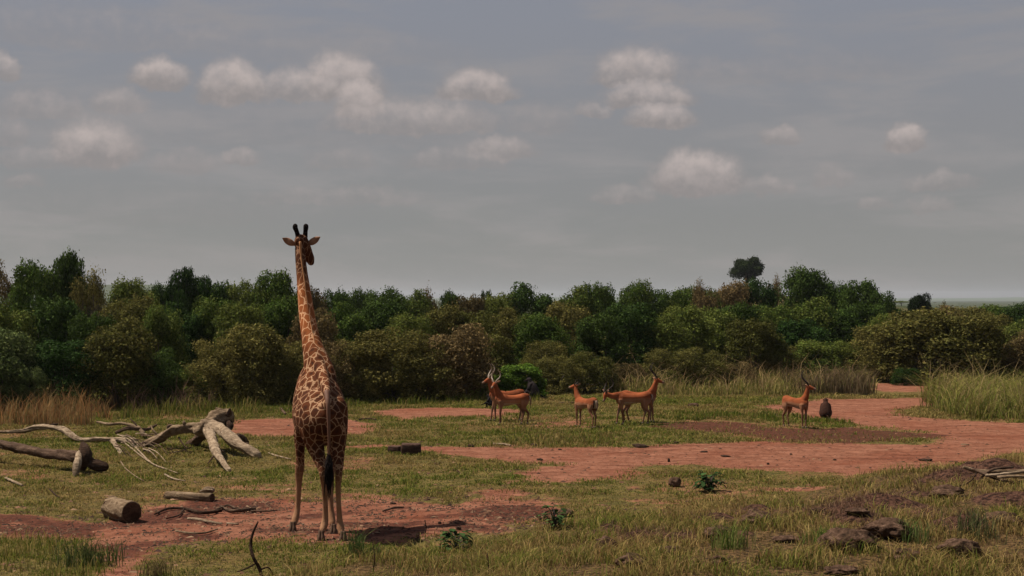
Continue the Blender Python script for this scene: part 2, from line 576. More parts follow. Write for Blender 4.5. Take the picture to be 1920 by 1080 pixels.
def ground_mat():
    m, t = newmat('savanna_ground')
    pos = t.n('ShaderNodeNewGeometry').outputs['Position']
    at = t.n('ShaderNodeAttribute', attribute_name='zone')
    s = t.n('ShaderNodeSeparateColor', {0: at.outputs[0]})
    dirt, dark, bk = s.outputs
    bare = at.outputs['Alpha']
    big = t.noise(pos, .35, 4, .55)
    mid = t.noise(pos, 2.2, 5, .65)
    fine = t.noise(pos, 11, 5, .7)
    grit = t.noise(pos, 45, 3, .7)
    # stretched wheel-track marks
    mp = t.n('ShaderNodeMapping', {'Vector': pos, 'Scale': (.35, 2.2, 1)}).outputs[0]
    mp = t.n('ShaderNodeMapping', {'Vector': mp, 'Rotation': (0, 0, R(4))}).outputs[0]
    trk = t.noise(mp, 1.4, 4, .6, .8)
    soil = t.mix(t.sstep(mid, .3, .7), (.180, .070, .040), (.295, .130, .080))
    soil = t.mix(t.m('MULTIPLY', t.sstep(big, .45, .7), .6), soil, (.175, .052, .027))
    soil = t.mix(t.m('MULTIPLY', t.sstep(trk, .53, .62), .6), soil, (.105, .037, .021))
    soil = t.mix(t.m('MULTIPLY', t.sstep(trk, .47, .33), .45), soil, (.25, .115, .075))
    soil = t.mix(t.m('MULTIPLY', t.sstep(t.noise(pos, 6, 6, .75), .54, .62), .8), soil, (.055, .020, .012))
    soil = t.mix(t.m('MULTIPLY', t.sstep(grit, .6, .75), .5), soil, (.27, .15, .10))
    dsoil = t.mix(t.sstep(fine, .40, .60), (.040, .016, .011), (.115, .040, .025))
    g1 = t.mix(t.sstep(mid, .35, .65), (.075, .070, .018), (.175, .130, .040))
    g1 = t.mix(t.m('MULTIPLY', t.sstep(big, .42, .62), .6), g1, (.16, .090, .036))
    g1 = t.mix(t.m('MULTIPLY', t.sstep(fine, .46, .60), .9), g1, (.026, .020, .008))
    g1 = t.mix(t.m('MULTIPLY', t.sstep(grit, .50, .66), .6), g1, (.26, .19, .075))
    bankc = t.mix(t.sstep(fine, .4, .6), (.030, .020, .009), (.150, .090, .040))
    barec = t.mix(t.sstep(fine, .4, .6), (.022, .011, .008), (.11, .055, .036))
    j = t.m('ADD', t.m('MULTIPLY', t.m('SUBTRACT', mid, .5), .9), t.m('MULTIPLY', t.m('SUBTRACT', fine, .5), .9))
    def edge(a, lo=.35, hi=.65):
        return t.sstep(t.m('ADD', a, j), lo, hi)
    farf = t.sstep(t.n('ShaderNodeSeparateXYZ', {0: pos}).outputs[1], 130, 420)
    wood = t.mix(t.sstep(t.noise(pos, .03, 5, .7), .42, .58), (.022, .034, .014), (.055, .060, .026))
    g1 = t.mix(farf, g1, wood)
    c = t.mix(t.sstep(bk, .2, .8), g1, bankc)
    c = t.mix(edge(bare), c, barec)
    c = t.mix(edge(dirt), c, soil)
    c = t.mix(t.m('MULTIPLY', edge(dark), .9), c, dsoil)
    hgt = t.m('ADD', t.m('MULTIPLY', fine, .7), t.m('MULTIPLY', grit, .35))
    hgt = t.m('ADD', hgt, t.m('MULTIPLY', mid, 1.6))
    finish(t, c, .95, hgt, 1.0, .09, spec=.05)
    return m


GROUND = ground_mat()


def attr_mat(name, rough=.6, trans=.3, spec=.3):
    m, t = newmat(name)
    at = t.n('ShaderNodeAttribute', attribute_name='Col')
    finish(t, at.outputs[0], rough, trans=trans, spec=spec)
    return m


GRASSM = attr_mat('grass_blades', .9, .3, .02)


def fur_mat(name, noise=.25, bs=.35):
    m, t = newmat(name)
    at = t.n('ShaderNodeAttribute', attribute_name='Col')
    tcn = t.n('ShaderNodeTexCoord').outputs['Object']
    n = t.noise(tcn, 35, 4, .7)
    v = t.m('ADD', t.m('MULTIPLY', n, noise * 2), 1 - noise)
    c = t.mix(1.0, at.outputs[0], t.n('ShaderNodeCombineColor', {0: v, 1: v, 2: v}).outputs[0], 'MULTIPLY')
    finish(t, c, .9, n, bs, .01, spec=.08)
    return m


FUR = fur_mat('short_fur')
SHAG = fur_mat('shaggy_fur', .45, .9)


def plain(name, c, rough=.6, var=.3, spec=.3, scale=20):
    m, t = newmat(name)
    tcn = t.n('ShaderNodeTexCoord').outputs['Object']
    n = t.noise(tcn, scale, 4, .6)
    col = t.mix(n, tuple(v * (1 - var) for v in c), tuple(v * (1 + var) for v in c))
    finish(t, col, rough, n, .2, .01, spec=spec)
    return m


HORN = plain('dark_horn', (.03, .022, .018), .6, .5, spec=.1)
HOOF = plain('hoof_horn', (.085, .05, .032), .8, spec=.1)
BLACKHAIR = plain('black_hair', (.010, .007, .006), .9, spec=.05)
EARM = plain('ear_fur', (.24, .13, .08), .9, .4, spec=.05)
MANEM = plain('mane_hair', (.34, .17, .08), .9, spec=.05)
PLEAF = leaf_mat('broad_leaf', (.022, .048, .014), (.05, .085, .025), trans=.25)

# ================================================================== GROUND
us = np.concatenate([-np.geomspace(9, .26, 34), np.arange(-.25, .2501, .00105), np.geomspace(.26, 9, 34)])
ys = [-55.0, -40, -25, -12, -4, 2, 6, 9, 12, 14, 15.5, 17]
while ys[-1] < 62:
    ys.append(ys[-1] + .055 + max(0, ys[-1] - 22) * .006)
while ys[-1] < 7600:
    ys.append(ys[-1] * 1.03)
ys = np.array(ys)
UU, YY = np.meshgrid(us, ys)
XX = UU * (YY + 60)
ZZ = H(XX, YY)
zo = np.zeros(XX.shape + (4,))
selr = ys < 120
zo[selr] = np.stack(zones(XX[selr], YY[selr]), -1)
nx = len(us)
idx = np.arange(nx * len(ys)).reshape(len(ys), nx)
Fq = np.stack([idx[:-1, :-1], idx[:-1, 1:], idx[1:, 1:], idx[1:, :-1]], -1).reshape(-1)
gm = np_mesh('ground', np.stack([XX, YY, ZZ], -1).reshape(-1, 3), Fq, 4)
za = gm.color_attributes.new('zone', 'FLOAT_COLOR', 'POINT')
za.data.foreach_set('color', zo.astype(np.float32).ravel())
gm.shade_smooth()
go = link('ground', gm, GROUND)
tag(go, None, None, None, 'structure')


# ------------------------------------------------------------------ grass
def blades(name, P, h, wd_, lean, colr, seed, label, cat, bend=.35):
    """P (n,3) roots; one curved 2-segment blade each"""
    rg = np.random.default_rng(seed)
    n = len(P)
    a = rg.random(n) * 2 * np.pi
    la = rg.random(n) * 2 * np.pi
    ld = np.stack([np.cos(la), np.sin(la), np.zeros(n)], -1) * (lean * h)[:, None]
    sd = np.stack([np.cos(a), np.sin(a), np.zeros(n)], -1) * wd_[:, None] * .5
    mid_ = P + ld * .35 + np.array([0, 0, 1.]) * (h * .58)[:, None]
    tip = P + ld * (1 + bend) + np.array([0, 0, 1.]) * (h * (1 - .25 * np.minimum(lean, 1)))[:, None]
    low = P - np.array([0, 0, .02])
    V = np.stack([low - sd, low + sd, mid_ + sd * .75, mid_ - sd * .75, tip], 1).reshape(-1, 3)
    b = np.arange(n)[:, None] * 5
    # triangles only keep it simple: 3 tris
    F = (b[:, :, None] + np.array([[0, 1, 2], [0, 2, 3], [3, 2, 4]])[None]).reshape(-1)
    c = np.repeat(colr, 5, axis=0).reshape(n, 5, 3)
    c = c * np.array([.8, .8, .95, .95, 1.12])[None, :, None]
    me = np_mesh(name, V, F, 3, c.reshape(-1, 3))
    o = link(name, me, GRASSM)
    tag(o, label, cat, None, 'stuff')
    return o


def pal(rg, n, cols, w_=None):
    cols = np.array(cols)
    i = rg.choice(len(cols), n, p=w_)
    j = rg.choice(len(cols), n, p=w_)
    t = rg.random(n)[:, None]
    return (cols[i] * t + cols[j] * (1 - t)) * (.75 + .5 * rg.random(n))[:, None]


GREEN = [(.070, .100, .015), (.125, .142, .024), (.205, .185, .042), (.30, .22, .08)]
DRY = [(.18, .155, .045), (.28, .205, .07), (.38, .27, .11), (.09, .08, .026), (.20, .115, .05)]

# short turf between the tracks
rg = np.random.default_rng(3)
n = 900000
u_ = rg.random(n)
yy = np.sqrt(17.5 ** 2 + (60 ** 2 - 17.5 ** 2) * u_ ** 1.25)
xx = (rg.random(n) * 2 - 1) * (.37 * yy + 3.6)
d_, dk_, bk_, ba_ = zones(xx, yy)
cl_ = fbm(xx * 1.7, yy * 1.7, 4)
keep = (rg.random(n) > d_ * 1.12) & (rg.random(n) > dk_ * .93) & (rg.random(n) < .38 + 1.2 * ss(cl_, .38, .62)) & (bk_ < .6)
xx, yy, cl_ = xx[keep], yy[keep], cl_[keep]
n = len(xx)
P = np.stack([xx, yy, H(xx, yy)], -1)
big_ = fbm(xx * .28 + 3, yy * .28 + 8, 3)
hh = (.014 + .045 * rg.random(n) ** 2) * (.6 + 1.1 * ss(cl_, .4, .65)) * (.7 + .018 * yy)
c1 = pal(rg, n, GREEN, [.45, .3, .15, .10])
c2 = pal(rg, n, DRY, [.3, .25, .1, .2, .15])
t_ = ss(big_ + .35 * (rg.random(n) - .5), .42, .66)[:, None]
blades('short_grass', P, hh, .007 + .00035 * yy, .5 + .6 * rg.random(n), c1 * (1 - t_) + c2 * t_, 4,
       'short patchy green and yellow turf between the red dirt tracks', 'grass')

# taller dry grass on the bank lower right
n = 260000
yy = 17.5 + 27 * rg.random(n) ** 1.2
xx = (rg.random(n) * 1.4 - .4) * (.40 * yy + 4)
d_, dk_, bk_, ba_ = zones(xx, yy)
cl_ = fbm(xx * 1.1 + 5, yy * 1.1, 4)
keep = (rg.random(n) < bk_ * (.14 + 1.1 * ss(cl_, .38, .62))) & (rg.random(n) > ba_ * .50) & (rg.random(n) > d_)
xx, yy, cl_ = xx[keep], yy[keep], cl_[keep]
n = len(xx)
P = np.stack([xx, yy, H(xx, yy)], -1)
hh = (.035 + .17 * rg.random(n) ** 2.0) * (.45 + 1.15 * ss(cl_, .35, .65))
g_ = fbm(xx * .6 + 31, yy * .6, 3)
t_ = ss(g_ + .45 * (rg.random(n) - .5), .26, .54)[:, None]
c1 = pal(rg, n, GREEN, [.4, .3, .2, .1])
c2 = pal(rg, n, DRY, [.2, .25, .15, .1, .3])
c2[ba_[keep] > .4] = pal(rg, int((ba_[keep] > .4).sum()), [(.15, .085, .05), (.09, .05, .03), (.20, .13, .08)])
t_ = np.where(ba_[keep][:, None] > .4, 1.0, t_)
hh = np.where(ba_[keep] > .4, hh * .5, hh)
blades('bank_grass', P, hh, .006 + .0003 * yy, .35 + .6 * rg.random(n), c1 * (1 - t_) + c2 * t_, 6,
       'dry yellow and green grass covering the rough bank at lower right', 'grass')


def patch(name, poly, dens, h0, h1, cols, wts, label, seed, lean=.35, wd0=.008, clump=1.0):
    """tall grass inside a ground polygon"""
    rg = np.random.default_rng(seed)
    q = gpoly(poly)
    lo, hi = q.min(0), q.max(0)
    area = (hi - lo).prod()
    n = int(area * dens)
    x = lo[0] + (hi - lo)[0] * rg.random(n)
    y = lo[1] + (hi - lo)[1] * rg.random(n)
    k = fbm(x * clump, y * clump, 3)
    inside = sdist((x, y), q) + (k - .5) * 3.2 > 0
    k2 = fbm(x * 2.7 + 3, y * 2.7, 2)
    keep = inside & (rg.random(n) < .2 + 1.3 * ss(k2, .35, .6))
    x, y, k = x[keep], y[keep], k[keep]
    n = len(x)
    P = np.stack([x, y, H(x, y)], -1)
    hh = (h0 + (h1 - h0) * rg.random(n) ** 1.5) * (.40 + 1.1 * ss(k, .3, .65))
    c = pal(rg, n, cols, wts)
    return blades(name, P, hh, wd0 + .00035 * y, lean * (.4 + rg.random(n)), c, seed, label, 'grass')


ORANGE = [(.30, .15, .06), (.25, .17, .075), (.13, .12, .045), (.19, .10, .05)]
patch('tall_grass', [(-80, 800), (60, 800), (190, 795), (215, 780), (200, 762), (150, 758), (-80, 762)], 190, .25, .85, ORANGE, [.35, .35, .15, .15],
      'tall orange dry grass in front of the dark bushes at far left', 21)
patch('tall_grass', [(200, 785), (330, 785), (440, 782), (545, 780), (545, 768), (440, 766), (330, 768), (215, 768)], 130, .12, .50, GREEN + [(.22, .15, .07)], [.3, .3, .15, .15, .1],
      'green grass fringe behind the fallen trunk left of the giraffe', 22)
patch('tall_grass', [(215, 772), (330, 770), (400, 768), (400, 760), (215, 762)], 120, .3, .9, [(.15, .09, .06), (.10, .07, .05), (.2, .14, .09)], [.4, .4, .2],
      'withered brown stalks under the dark bushes left of centre', 23)
patch('tall_grass', [(640, 766), (760, 760), (880, 756), (1000, 752), (1010, 742), (880, 742), (640, 748)], 130, .06, .30, GREEN, [.4, .35, .15, .1],
      'green grass fringe along the thicket right of the giraffe', 24)
patch('tall_grass', [(1130, 742), (1230, 745), (1420, 744), (1600, 735), (1620, 722), (1560, 712), (1400, 712), (1200, 722)], 110, .12, .66,
      [(.13, .13, .03), (.22, .19, .06), (.30, .22, .09), (.09, .11, .02)], [.3, .3, .2, .2],
      'tall olive grass belt behind the lone impala and the open lawn', 25, lean=.7)
patch('tall_grass', [(1470, 738), (1560, 742), (1610, 737), (1610, 726), (1480, 726)], 160, .35, .95, [(.13, .085, .05), (.18, .13, .075), (.09, .08, .035)], [.4, .3, .3],
      'dark brown seeding grass clump beside the bend of the track', 26)
patch('tall_grass', [(1745, 770), (1800, 785), (1960, 797), (2350, 800), (2350, 740), (1900, 735), (1800, 735), (1762, 745)], 210, .25, 1.05,
      [(.09, .12, .02), (.16, .17, .035), (.24, .21, .06), (.28, .20, .09)], [.25, .3, .28, .17],
      'tall bright green grass stand at the right edge above the track', 27, lean=.8)
patch('dry_stalks', [(1745, 770), (1800, 785), (1960, 797), (2350, 800), (2350, 740), (1900, 735), (1800, 735), (1762, 745)], 16, .7, 1.55,
      [(.34, .25, .12), (.24, .17, .09), (.16, .12, .05)], [.4, .3, .3],
      'loose taller straw stalks sticking out of the grass stand at the right edge', 37, lean=.5, wd0=.002)
patch('dry_stalks', [(1130, 742), (1230, 745), (1420, 744), (1600, 735), (1560, 712), (1400, 712), (1200, 722)], 10, .6, 1.25,
      [(.34, .24, .12), (.22, .14, .07)], [.5, .5],
      'loose straw stalks over the olive grass belt', 38, lean=.6, wd0=.002)
patch('tall_grass', [(-60, 1100), (190, 1100), (170, 1060), (90, 1010), (-60, 1010)], 230, .05, .22, GREEN + DRY[:2], [.2, .2, .15, .15, .15, .15],
      'longer green grass in the near lower left corner', 28, wd0=.005)
patch('low_herbs', [(1240, 786), (1380, 786), (1560, 800), (1590, 795), (1550, 784), (1420, 775), (1250, 774)], 260, .04, .16, GREEN, [.55, .3, .1, .05],
      'patch of low dark green herbs around the feet of the lone impala', 29)
patch('low_herbs', [(880, 836), (1180, 836), (1190, 812), (880, 808)], 170, .03, .17, DRY + GREEN[:2], [.15, .2, .15, .1, .05, .2, .15],
      'tufted yellow grass between the impala herd and the near track', 30)


# ================================================================== BUSHES
def crown(seed, n, lobes, leaf, env, fill=.35, dom=True):
    """unit-size foliage: env(rng)->lobe centre ; returns mesh and lobe centres"""
    rg = np.random.default_rng(seed)
    C = []
    Rr = []
    while len(C) < lobes:
        c, r = env(rg)
        C.append(c)
        Rr.append(r)
    C = np.array(C)
    Rr = np.array(Rr)
    wts = Rr ** 2
    li = rg.choice(lobes, n, p=wts / wts.sum())
    dirv = rg.normal(size=(n, 3))
    dirv[:, 2] += .25
    dirv /= np.linalg.norm(dirv, axis=1)[:, None]
    rad = (1 - fill * rg.random(n) ** 1.5) * (1 + .45 * rg.random(n) ** 6)
    # ragged lobes
    rad *= .78 + .45 * vn(dirv[:, 0] * 2.3 + li * 3.7, dirv[:, 2] * 2.3 + dirv[:, 1] * 1.9 + li)
    P = C[li] + dirv * (rad * Rr[li])[:, None] * np.array([1, 1, .85])
    kz = 1 / np.quantile(P[:, 2], .997)
    kr = .5 / np.quantile(np.hypot(P[:, 0], P[:, 1]), .985)
    P *= np.array([kr, kr, kz])
    C = C * np.array([kr, kr, kz])
    keep = P[:, 2] > 0.0
    P, dirv, li = P[keep], dirv[keep], li[keep]
    n = len(P)
    nrm_ = dirv * 1.0 + rg.normal(size=(n, 3)) * .60
    nrm_ /= np.linalg.norm(nrm_, axis=1)[:, None]
    t = np.cross(nrm_, rg.normal(size=(n, 3)))
    t /= np.linalg.norm(t, axis=1)[:, None]
    b = np.cross(nrm_, t)
    s = leaf * (.55 + .9 * rg.random(n))
    t *= s[:, None]
    b *= (s * (.42 + .28 * rg.random(n)))[:, None]
    V = np.stack([P - t, P - b, P + t, P + b], 1).reshape(-1, 3)
    c = np.stack([rg.random(n) * .7 + .3 * rg.random(lobes)[li], rg.random(n) ** 1.6 * .65 + .35 * rg.random(lobes)[li], rg.random(n)], -1)
    me = np_mesh('foliage', V, np.arange(n * 4), 4, np.repeat(c, 4, axis=0))
    return me, C


def stems(seed, C, k, r0, spread=.06, trunk=0.0, bare=False):
    rg = np.random.default_rng(seed)
    g = Geo()
    if trunk:
        g.tube([(0, 0, -.02, r0 * 2.4), (.01, 0, trunk * .5, r0 * 1.9), (0, .01, trunk, r0 * 1.6)], 8, 3)
    sel = rg.permutation(len(C))[:k]
    for i in sel:
        c = C[i]
        bs = np.array([rg.normal() * spread, rg.normal() * spread, -.02]) if not trunk else np.array([0, 0, trunk * .95])
        m1 = bs + (c - bs) * .35 + np.array([0, 0, .10 * (1 if not trunk else .4)])
        m2 = bs + (c - bs) * .7 + rg.normal(size=3) * .02
        g.tube([(*bs, r0), (*m1, r0 * .75), (*m2, r0 * .5), (*c, r0 * .25)], 5, 2, round_caps=False)
        if bare:
            for _ in range(5):
                e = c + rg.normal(size=3) * np.array([.10, .10, .07])
                g.tube([(*m2, r0 * .4), (*(m2 * .5 + e * .5 + rg.normal(size=3) * .01), r0 * .28), (*e, r0 * .14)], 4, 2, round_caps=False)
    me = bpy.data.meshes.new('stem')
    me.from_pydata([tuple(v) for v in g.V], [], g.F)
    me.shade_smooth()
    return me


ENVS = [0]


def env_bush(rg):
    a = rg.random() * 2 * math.pi
    z = .08 + .80 * rg.random() ** .85
    lim = .40 * math.sqrt(max(0, 1 - ((z - .22) / .72) ** 2)) if z > .22 else .40
    lim *= .72 + .5 * float(vn(np.array([a * 1.1 + ENVS[0] * 3.3]), np.array([z * 2.2 + ENVS[0]]))[0])
    z *= .80 + .28 * float(vn(np.array([math.cos(a) * 1.7 + ENVS[0] * 1.3 + 40]), np.array([math.sin(a) * 1.7 + 40.0]))[0])
    r = lim * (.45 + .55 * rg.random() ** .5)
    q = .05 + .11 * rg.random() ** 1.4
    return (r * math.cos(a), r * math.sin(a), min(z, .98 - q * .6)), q


def env_low(rg):      # arching, spreading shrub
    a = rg.random() * 2 * math.pi
    z = .06 + .74 * rg.random()
    lim = .46 * math.sqrt(max(0, 1 - (z / .92) ** 2))
    r = lim * (.3 + .7 * rg.random() ** .4)
    lim = 1
    q = .045 + .085 * rg.random() ** 1.3
    z *= .85 + .3 * float(vn(np.array([math.cos(a) * 2 + ENVS[0] * 1.3 + 40]), np.array([math.sin(a) * 2 + 40.0]))[0])
    return (r * math.cos(a), r * math.sin(a), z), q


def env_tree(rg):
    v = rg.normal(size=3)
    v /= np.linalg.norm(v)
    k = .35 + .65 * rg.random() ** .4
    q = .10 + .07 * rg.random()
    return (v[0] * .33 * k, v[1] * .33 * k, .66 + v[2] * .24 * k), q


def env_umb(rg):
    a = rg.random() * 2 * math.pi
    r = .40 * rg.random() ** .5
    q = .07 + .05 * rg.random()
    return (r * math.cos(a), r * math.sin(a), .84 - .30 * r + .03 * rg.normal()), q


def env_tuft(rg):     # narrow emergent crown with knots
    a = rg.random() * 2 * math.pi
    z = .45 + .5 * rg.random()
    z = min(z, .93)
    r = (.42 - .35 * (z - .45)) * rg.random() ** .6
    return (r * math.cos(a), r * math.sin(a), z), .05 + .10 * rg.random()


PROTO = {}


def proto(kind, j):
    key = (kind, j)
    if key in PROTO:
        return PROTO[key]
    sd = 100 + 17 * j + 1000 * ['bush', 'low', 'tree', 'umb', 'tuft', 'sparse', 'clump'].index(kind)
    ENVS[0] = sd % 97
    if kind == 'bush':
        f, C = crown(sd, 21000, 110, .0150, env_bush, .42)
        s = stems(sd, C, 14, .012)
    elif kind == 'low':
        f, C = crown(sd, 24000, 170, .0122, env_low, .45)
        s = stems(sd, C, 16, .008, .09)
    elif kind == 'tree':
        f, C = crown(sd, 16000, 26, .020, env_tree, .30)
        s = stems(sd, C, 16, .017, trunk=.36)
    elif kind == 'umb':
        f, C = crown(sd, 9000, 34, .016, env_umb, .4)
        s = stems(sd, C, 12, .010, trunk=.45)
    elif kind == 'tuft':
        f, C = crown(sd, 9000, 30, .016, env_tuft, .4)
        s = stems(sd, C, 18, .011, .03, trunk=.3)
    elif kind == 'sparse':
        f, C = crown(sd, 7000, 60, .015, env_bush, .7)
        s = stems(sd, C, 34, .010, .05, bare=True)
    elif kind == 'clump':
        f, C = crown(sd, 12000, 60, .024, env_bush)
        s = stems(sd, C, 10, .010)
    f.materials.append(None)
    s.materials.append(WOOD['twig'])
    PROTO[key] = (f, s)
    return PROTO[key]


BUSHES = []


def bush(px, base, top, hw, colr, kind='bush', d=None, row='front', cat='bush', name=None):
    if d is None:
        g = G(px, base)
        d = g.y
    x = (px - 960) / FPX * d
    z0 = float(H(x, d)) - .04
    ht = CAMZ + (HY - top) / FPX * d - z0
    wd2 = 2 * hw / FPX * d * 1.2
    i = len(BUSHES)
    f, s = proto(kind, (i * 7 + int(px)) % {'bush': 5, 'low': 4, 'tree': 2, 'umb': 1, 'tuft': 2, 'sparse': 2, 'clump': 2}[kind])
    nm = name or {'bush': 'bush', 'low': 'shrub', 'tree': 'round_tree', 'umb': 'flat_topped_tree', 'tuft': 'slender_tree', 'sparse': 'thorn_tree', 'clump': 'leafy_bush'}[kind]
    root = empty(nm, (x, d, z0), (i * 2.399) % 6.283)
    root.scale = (wd2, wd2 * (1.0 if wd2 < 6 else .8), ht)
    fo = bpy.data.objects.new('foliage', f)
    COL.objects.link(fo)
    fo.parent = root
    fo.material_slots[0].link = 'OBJECT'
    fo.material_slots[0].material = LEAF[colr]
    so_ = bpy.data.objects.new('stem' if kind in ('bush', 'low', 'clump') else 'trunk', s)
    COL.objects.link(so_)
    so_.parent = root
    BUSHES.append([root, px, row, colr, kind, cat])
    return root


FRONT = [(-75, 770, 600, 90, 'mid', 'bush'), (0, 770, 615, 70, 'pale', 'bush'), (55, 772, 690, 38, 'pale', 'low'), (120, 766, 640, 75, 'dark', 'bush'),
         (215, 766, 600, 72, 'olive', 'bush'), (285, 764, 655, 62, 'dark', 'low'), (345, 762, 690, 46, 'mid', 'low'),
         (410, 762, 640, 62, 'olive', 'low'), (470, 758, 610, 72, 'olive', 'bush'), (545, 756, 640, 60, 'olive', 'low'),
         (610, 755, 640, 55, 'brown', 'low'), (668, 752, 640, 62, 'olive', 'low'), (730, 750, 618, 80, 'olive', 'low'), (795, 750, 640, 62, 'olive', 'low'), (850, 748, 610, 68, 'brown', 'bush'),
         (905, 744, 702, 32, 'bright', 'clump'), (975, 745, 684, 44, 'bright', 'clump'), (920, 738, 625, 52, 'olive', 'bush'),
         (1045, 738, 668, 48, 'olive', 'low'), (1105, 736, 660, 50, 'olive', 'low'), (1020, 733, 640, 45, 'olive', 'low'), (1175, 730, 682, 36, 'brown', 'low'),
         (1255, 728, 655, 52, 'olive', 'low'), (1310, 725, 652, 52, 'olive', 'low'), (1375, 722, 680, 45, 'brown', 'low'), (1412, 716, 600, 52, 'olive', 'bush'),
         (1465, 716, 650, 44, 'olive', 'low'), (1530, 714, 640, 55, 'mid', 'bush'), (1590, 712, 640, 42, 'mid', 'bush'),
         (1655, 714, 612, 60, 'olive', 'low'), (1735, 716, 580, 92, 'olive', 'bush'), (1815, 717, 590, 70, 'olive', 'bush'), (1700, 722, 690, 26, 'dark', 'low'),
         (1880, 716, 640, 45, 'brown', 'low'), (1950, 716, 620, 60, 'brown', 'bush'), (2050, 718, 610, 70, 'olive', 'bush'), (2150, 718, 600, 70, 'mid', 'bush'), (-180, 770, 605, 80, 'mid', 'bush')]
for (px, b, t, hw, c, k) in FRONT:
    bush(px, b, t, hw, c, k, row='front')
MID = [(-90, 545, 85, 'dark', 61), (15, 560, 62, 'mid', 60), (95, 560, 62, 'dark', 62), (175, 590, 50, 'dark', 60), (240, 560, 62, 'olive', 64), (300, 575, 48, 'mid', 63), (345, 570, 50, 'dark', 67),
       (400, 560, 55, 'mid', 68), (455, 570, 50, 'mid', 66), (520, 560, 56, 'mid', 68), (590, 580, 50, 'brown', 66), (650, 570, 50, 'mid', 68), (715, 565, 55, 'dark', 70),
       (775, 590, 50, 'mid', 67), (830, 575, 50, 'olive', 68), (885, 585, 55, 'olive', 68), (950, 580, 50, 'olive', 70), (1010, 590, 50, 'mid', 69), (1065, 570, 55, 'olive', 72),
       (1125, 590, 50, 'dark', 70), (1180, 570, 60, 'dark', 73), (1240, 590, 50, 'mid', 73), (1290, 575, 55, 'mid', 76), (1345, 580, 50, 'mid', 78), (1395, 570, 50, 'dark', 82),
       (1450, 575, 50, 'mid', 82), (1510, 560, 60, 'mid', 84), (1500, 600, 52, 'dark', 80), (1570, 580, 52, 'dark', 84), (1625, 570, 45, 'dark', 88), (1660, 590, 40, 'mid', 84), (1900, 600, 45, 'mid', 82), (1960, 590, 55, 'dark', 82), (1865, 590, 40, 'olive', 84), (2060, 590, 60, 'mid', 82), (2160, 585, 60, 'dark', 84), (-190, 550, 85, 'dark', 62)]
for (px, t, hw, c, d) in MID:
    bush(px, None, t, hw, c, 'bush', d=d, row='middle')
SKYL = [(-60, 500, 60, 'dark', 'bush', 72), (5, 492, 34, 'brown', 'sparse', 74), (68, 494, 52, 'mid', 'bush', 70), (123, 472, 36, 'dark', 'tuft', 71), (165, 505, 42, 'olive', 'sparse', 69), (140, 520, 50, 'dark', 'bush', 72),
        (248, 524, 46, 'mid', 'bush', 78), (300, 535, 30, 'dark', 'bush', 80), (341, 503, 30, 'dark', 'tuft', 80), (378, 518, 32, 'dark', 'tuft', 80), (345, 530, 45, 'dark', 'bush', 82), (405, 532, 42, 'dark', 'bush', 84), (455, 530, 40, 'mid', 'bush', 84),
        (515, 510, 48, 'mid', 'bush', 80), (585, 530, 36, 'brown', 'bush', 86), (625, 545, 34, 'dark', 'bush', 90), (672, 545, 34, 'dark', 'bush', 90), (720, 543, 46, 'dark', 'bush', 88), (772, 546, 40, 'mid', 'bush', 90), (800, 541, 26, 'brown', 'sparse', 92),
        (846, 546, 22, 'dark', 'tuft', 92), (880, 556, 40, 'brown', 'bush', 92), (938, 552, 40, 'mid', 'bush', 92), (912, 545, 12, 'dark', 'tuft', 95), (1000, 533, 52, 'dark', 'bush', 92), (1078, 540, 46, 'mid', 'bush', 94),
        (1120, 533, 40, 'mid', 'bush', 94), (1190, 530, 40, 'mid', 'bush', 95), (1225, 545, 34, 'dark', 'bush', 97), (1258, 545, 40, 'mid', 'bush', 98), (1320, 526, 30, 'brown', 'sparse', 100), (1310, 540, 48, 'mid', 'bush', 102), (1370, 531, 46, 'brown', 'bush', 105), (1418, 526, 44, 'dark', 'bush', 106),
        (1450, 518, 22, 'brown', 'sparse', 108), (1510, 503, 50, 'dark', 'bush', 102), (1570, 530, 40, 'dark', 'bush', 104), (1612, 528, 46, 'dark', 'bush', 100), (1655, 548, 30, 'dark', 'bush', 98),
        (1765, 575, 50, 'brown', 'bush', 110), (1820, 576, 46, 'olive', 'bush', 112), (1870, 573, 48, 'mid', 'bush', 114), (1915, 571, 42, 'dark', 'bush', 112), (1775, 566, 16, 'brown', 'sparse', 116), (1960, 572, 46, 'mid', 'bush', 112), (2040, 572, 50, 'dark', 'bush', 112), (2120, 570, 50, 'mid', 'bush', 112), (1720, 585, 40, 'dark', 'bush', 112), (1680, 580, 34, 'dark', 'bush', 108)]
for (px, t, hw, c, k, d) in SKYL:
    bush(px, None, t, hw, c, k, d=d, row='skyline')
FAR = [(1400, 483, 33, 'dark', 'tree', 300), (1726, 552, 19, 'dark', 'tree', 260), (1690, 564, 15, 'mid', 'umb', 420)]
lt = bush(1400, None, 483, 31, 'deep', 'tree', d=300, row='far')
rt = bush(1726, None, 552, 19, 'deep', 'tree', d=150, row='far')
ut = bush(1690, None, 564, 16, 'mid', 'umb', d=420, row='far')

ORD = ['first', 'second', 'third', 'fourth', 'fifth', 'sixth', 'seventh', 'eighth', 'ninth', 'tenth', 'eleventh', 'twelfth', 'thirteenth', 'fourteenth',
       'fifteenth', 'sixteenth', 'seventeenth', 'eighteenth', 'nineteenth', 'twentieth']


def where(px):
    for lim, s in ((190, 'behind the orange grass'), (330, 'behind the dead branches'), (500, 'behind the fallen trunk'), (680, 'behind the giraffe'),
                   (890, 'right of the giraffe'), (1040, 'behind the left impalas'), (1250, 'behind the middle impalas'), (1450, 'below the lone tree'),
                   (1610, 'behind the lone impala'), (1750, 'behind the track bend')):
        if px < lim:
            return s
    return 'at far right'


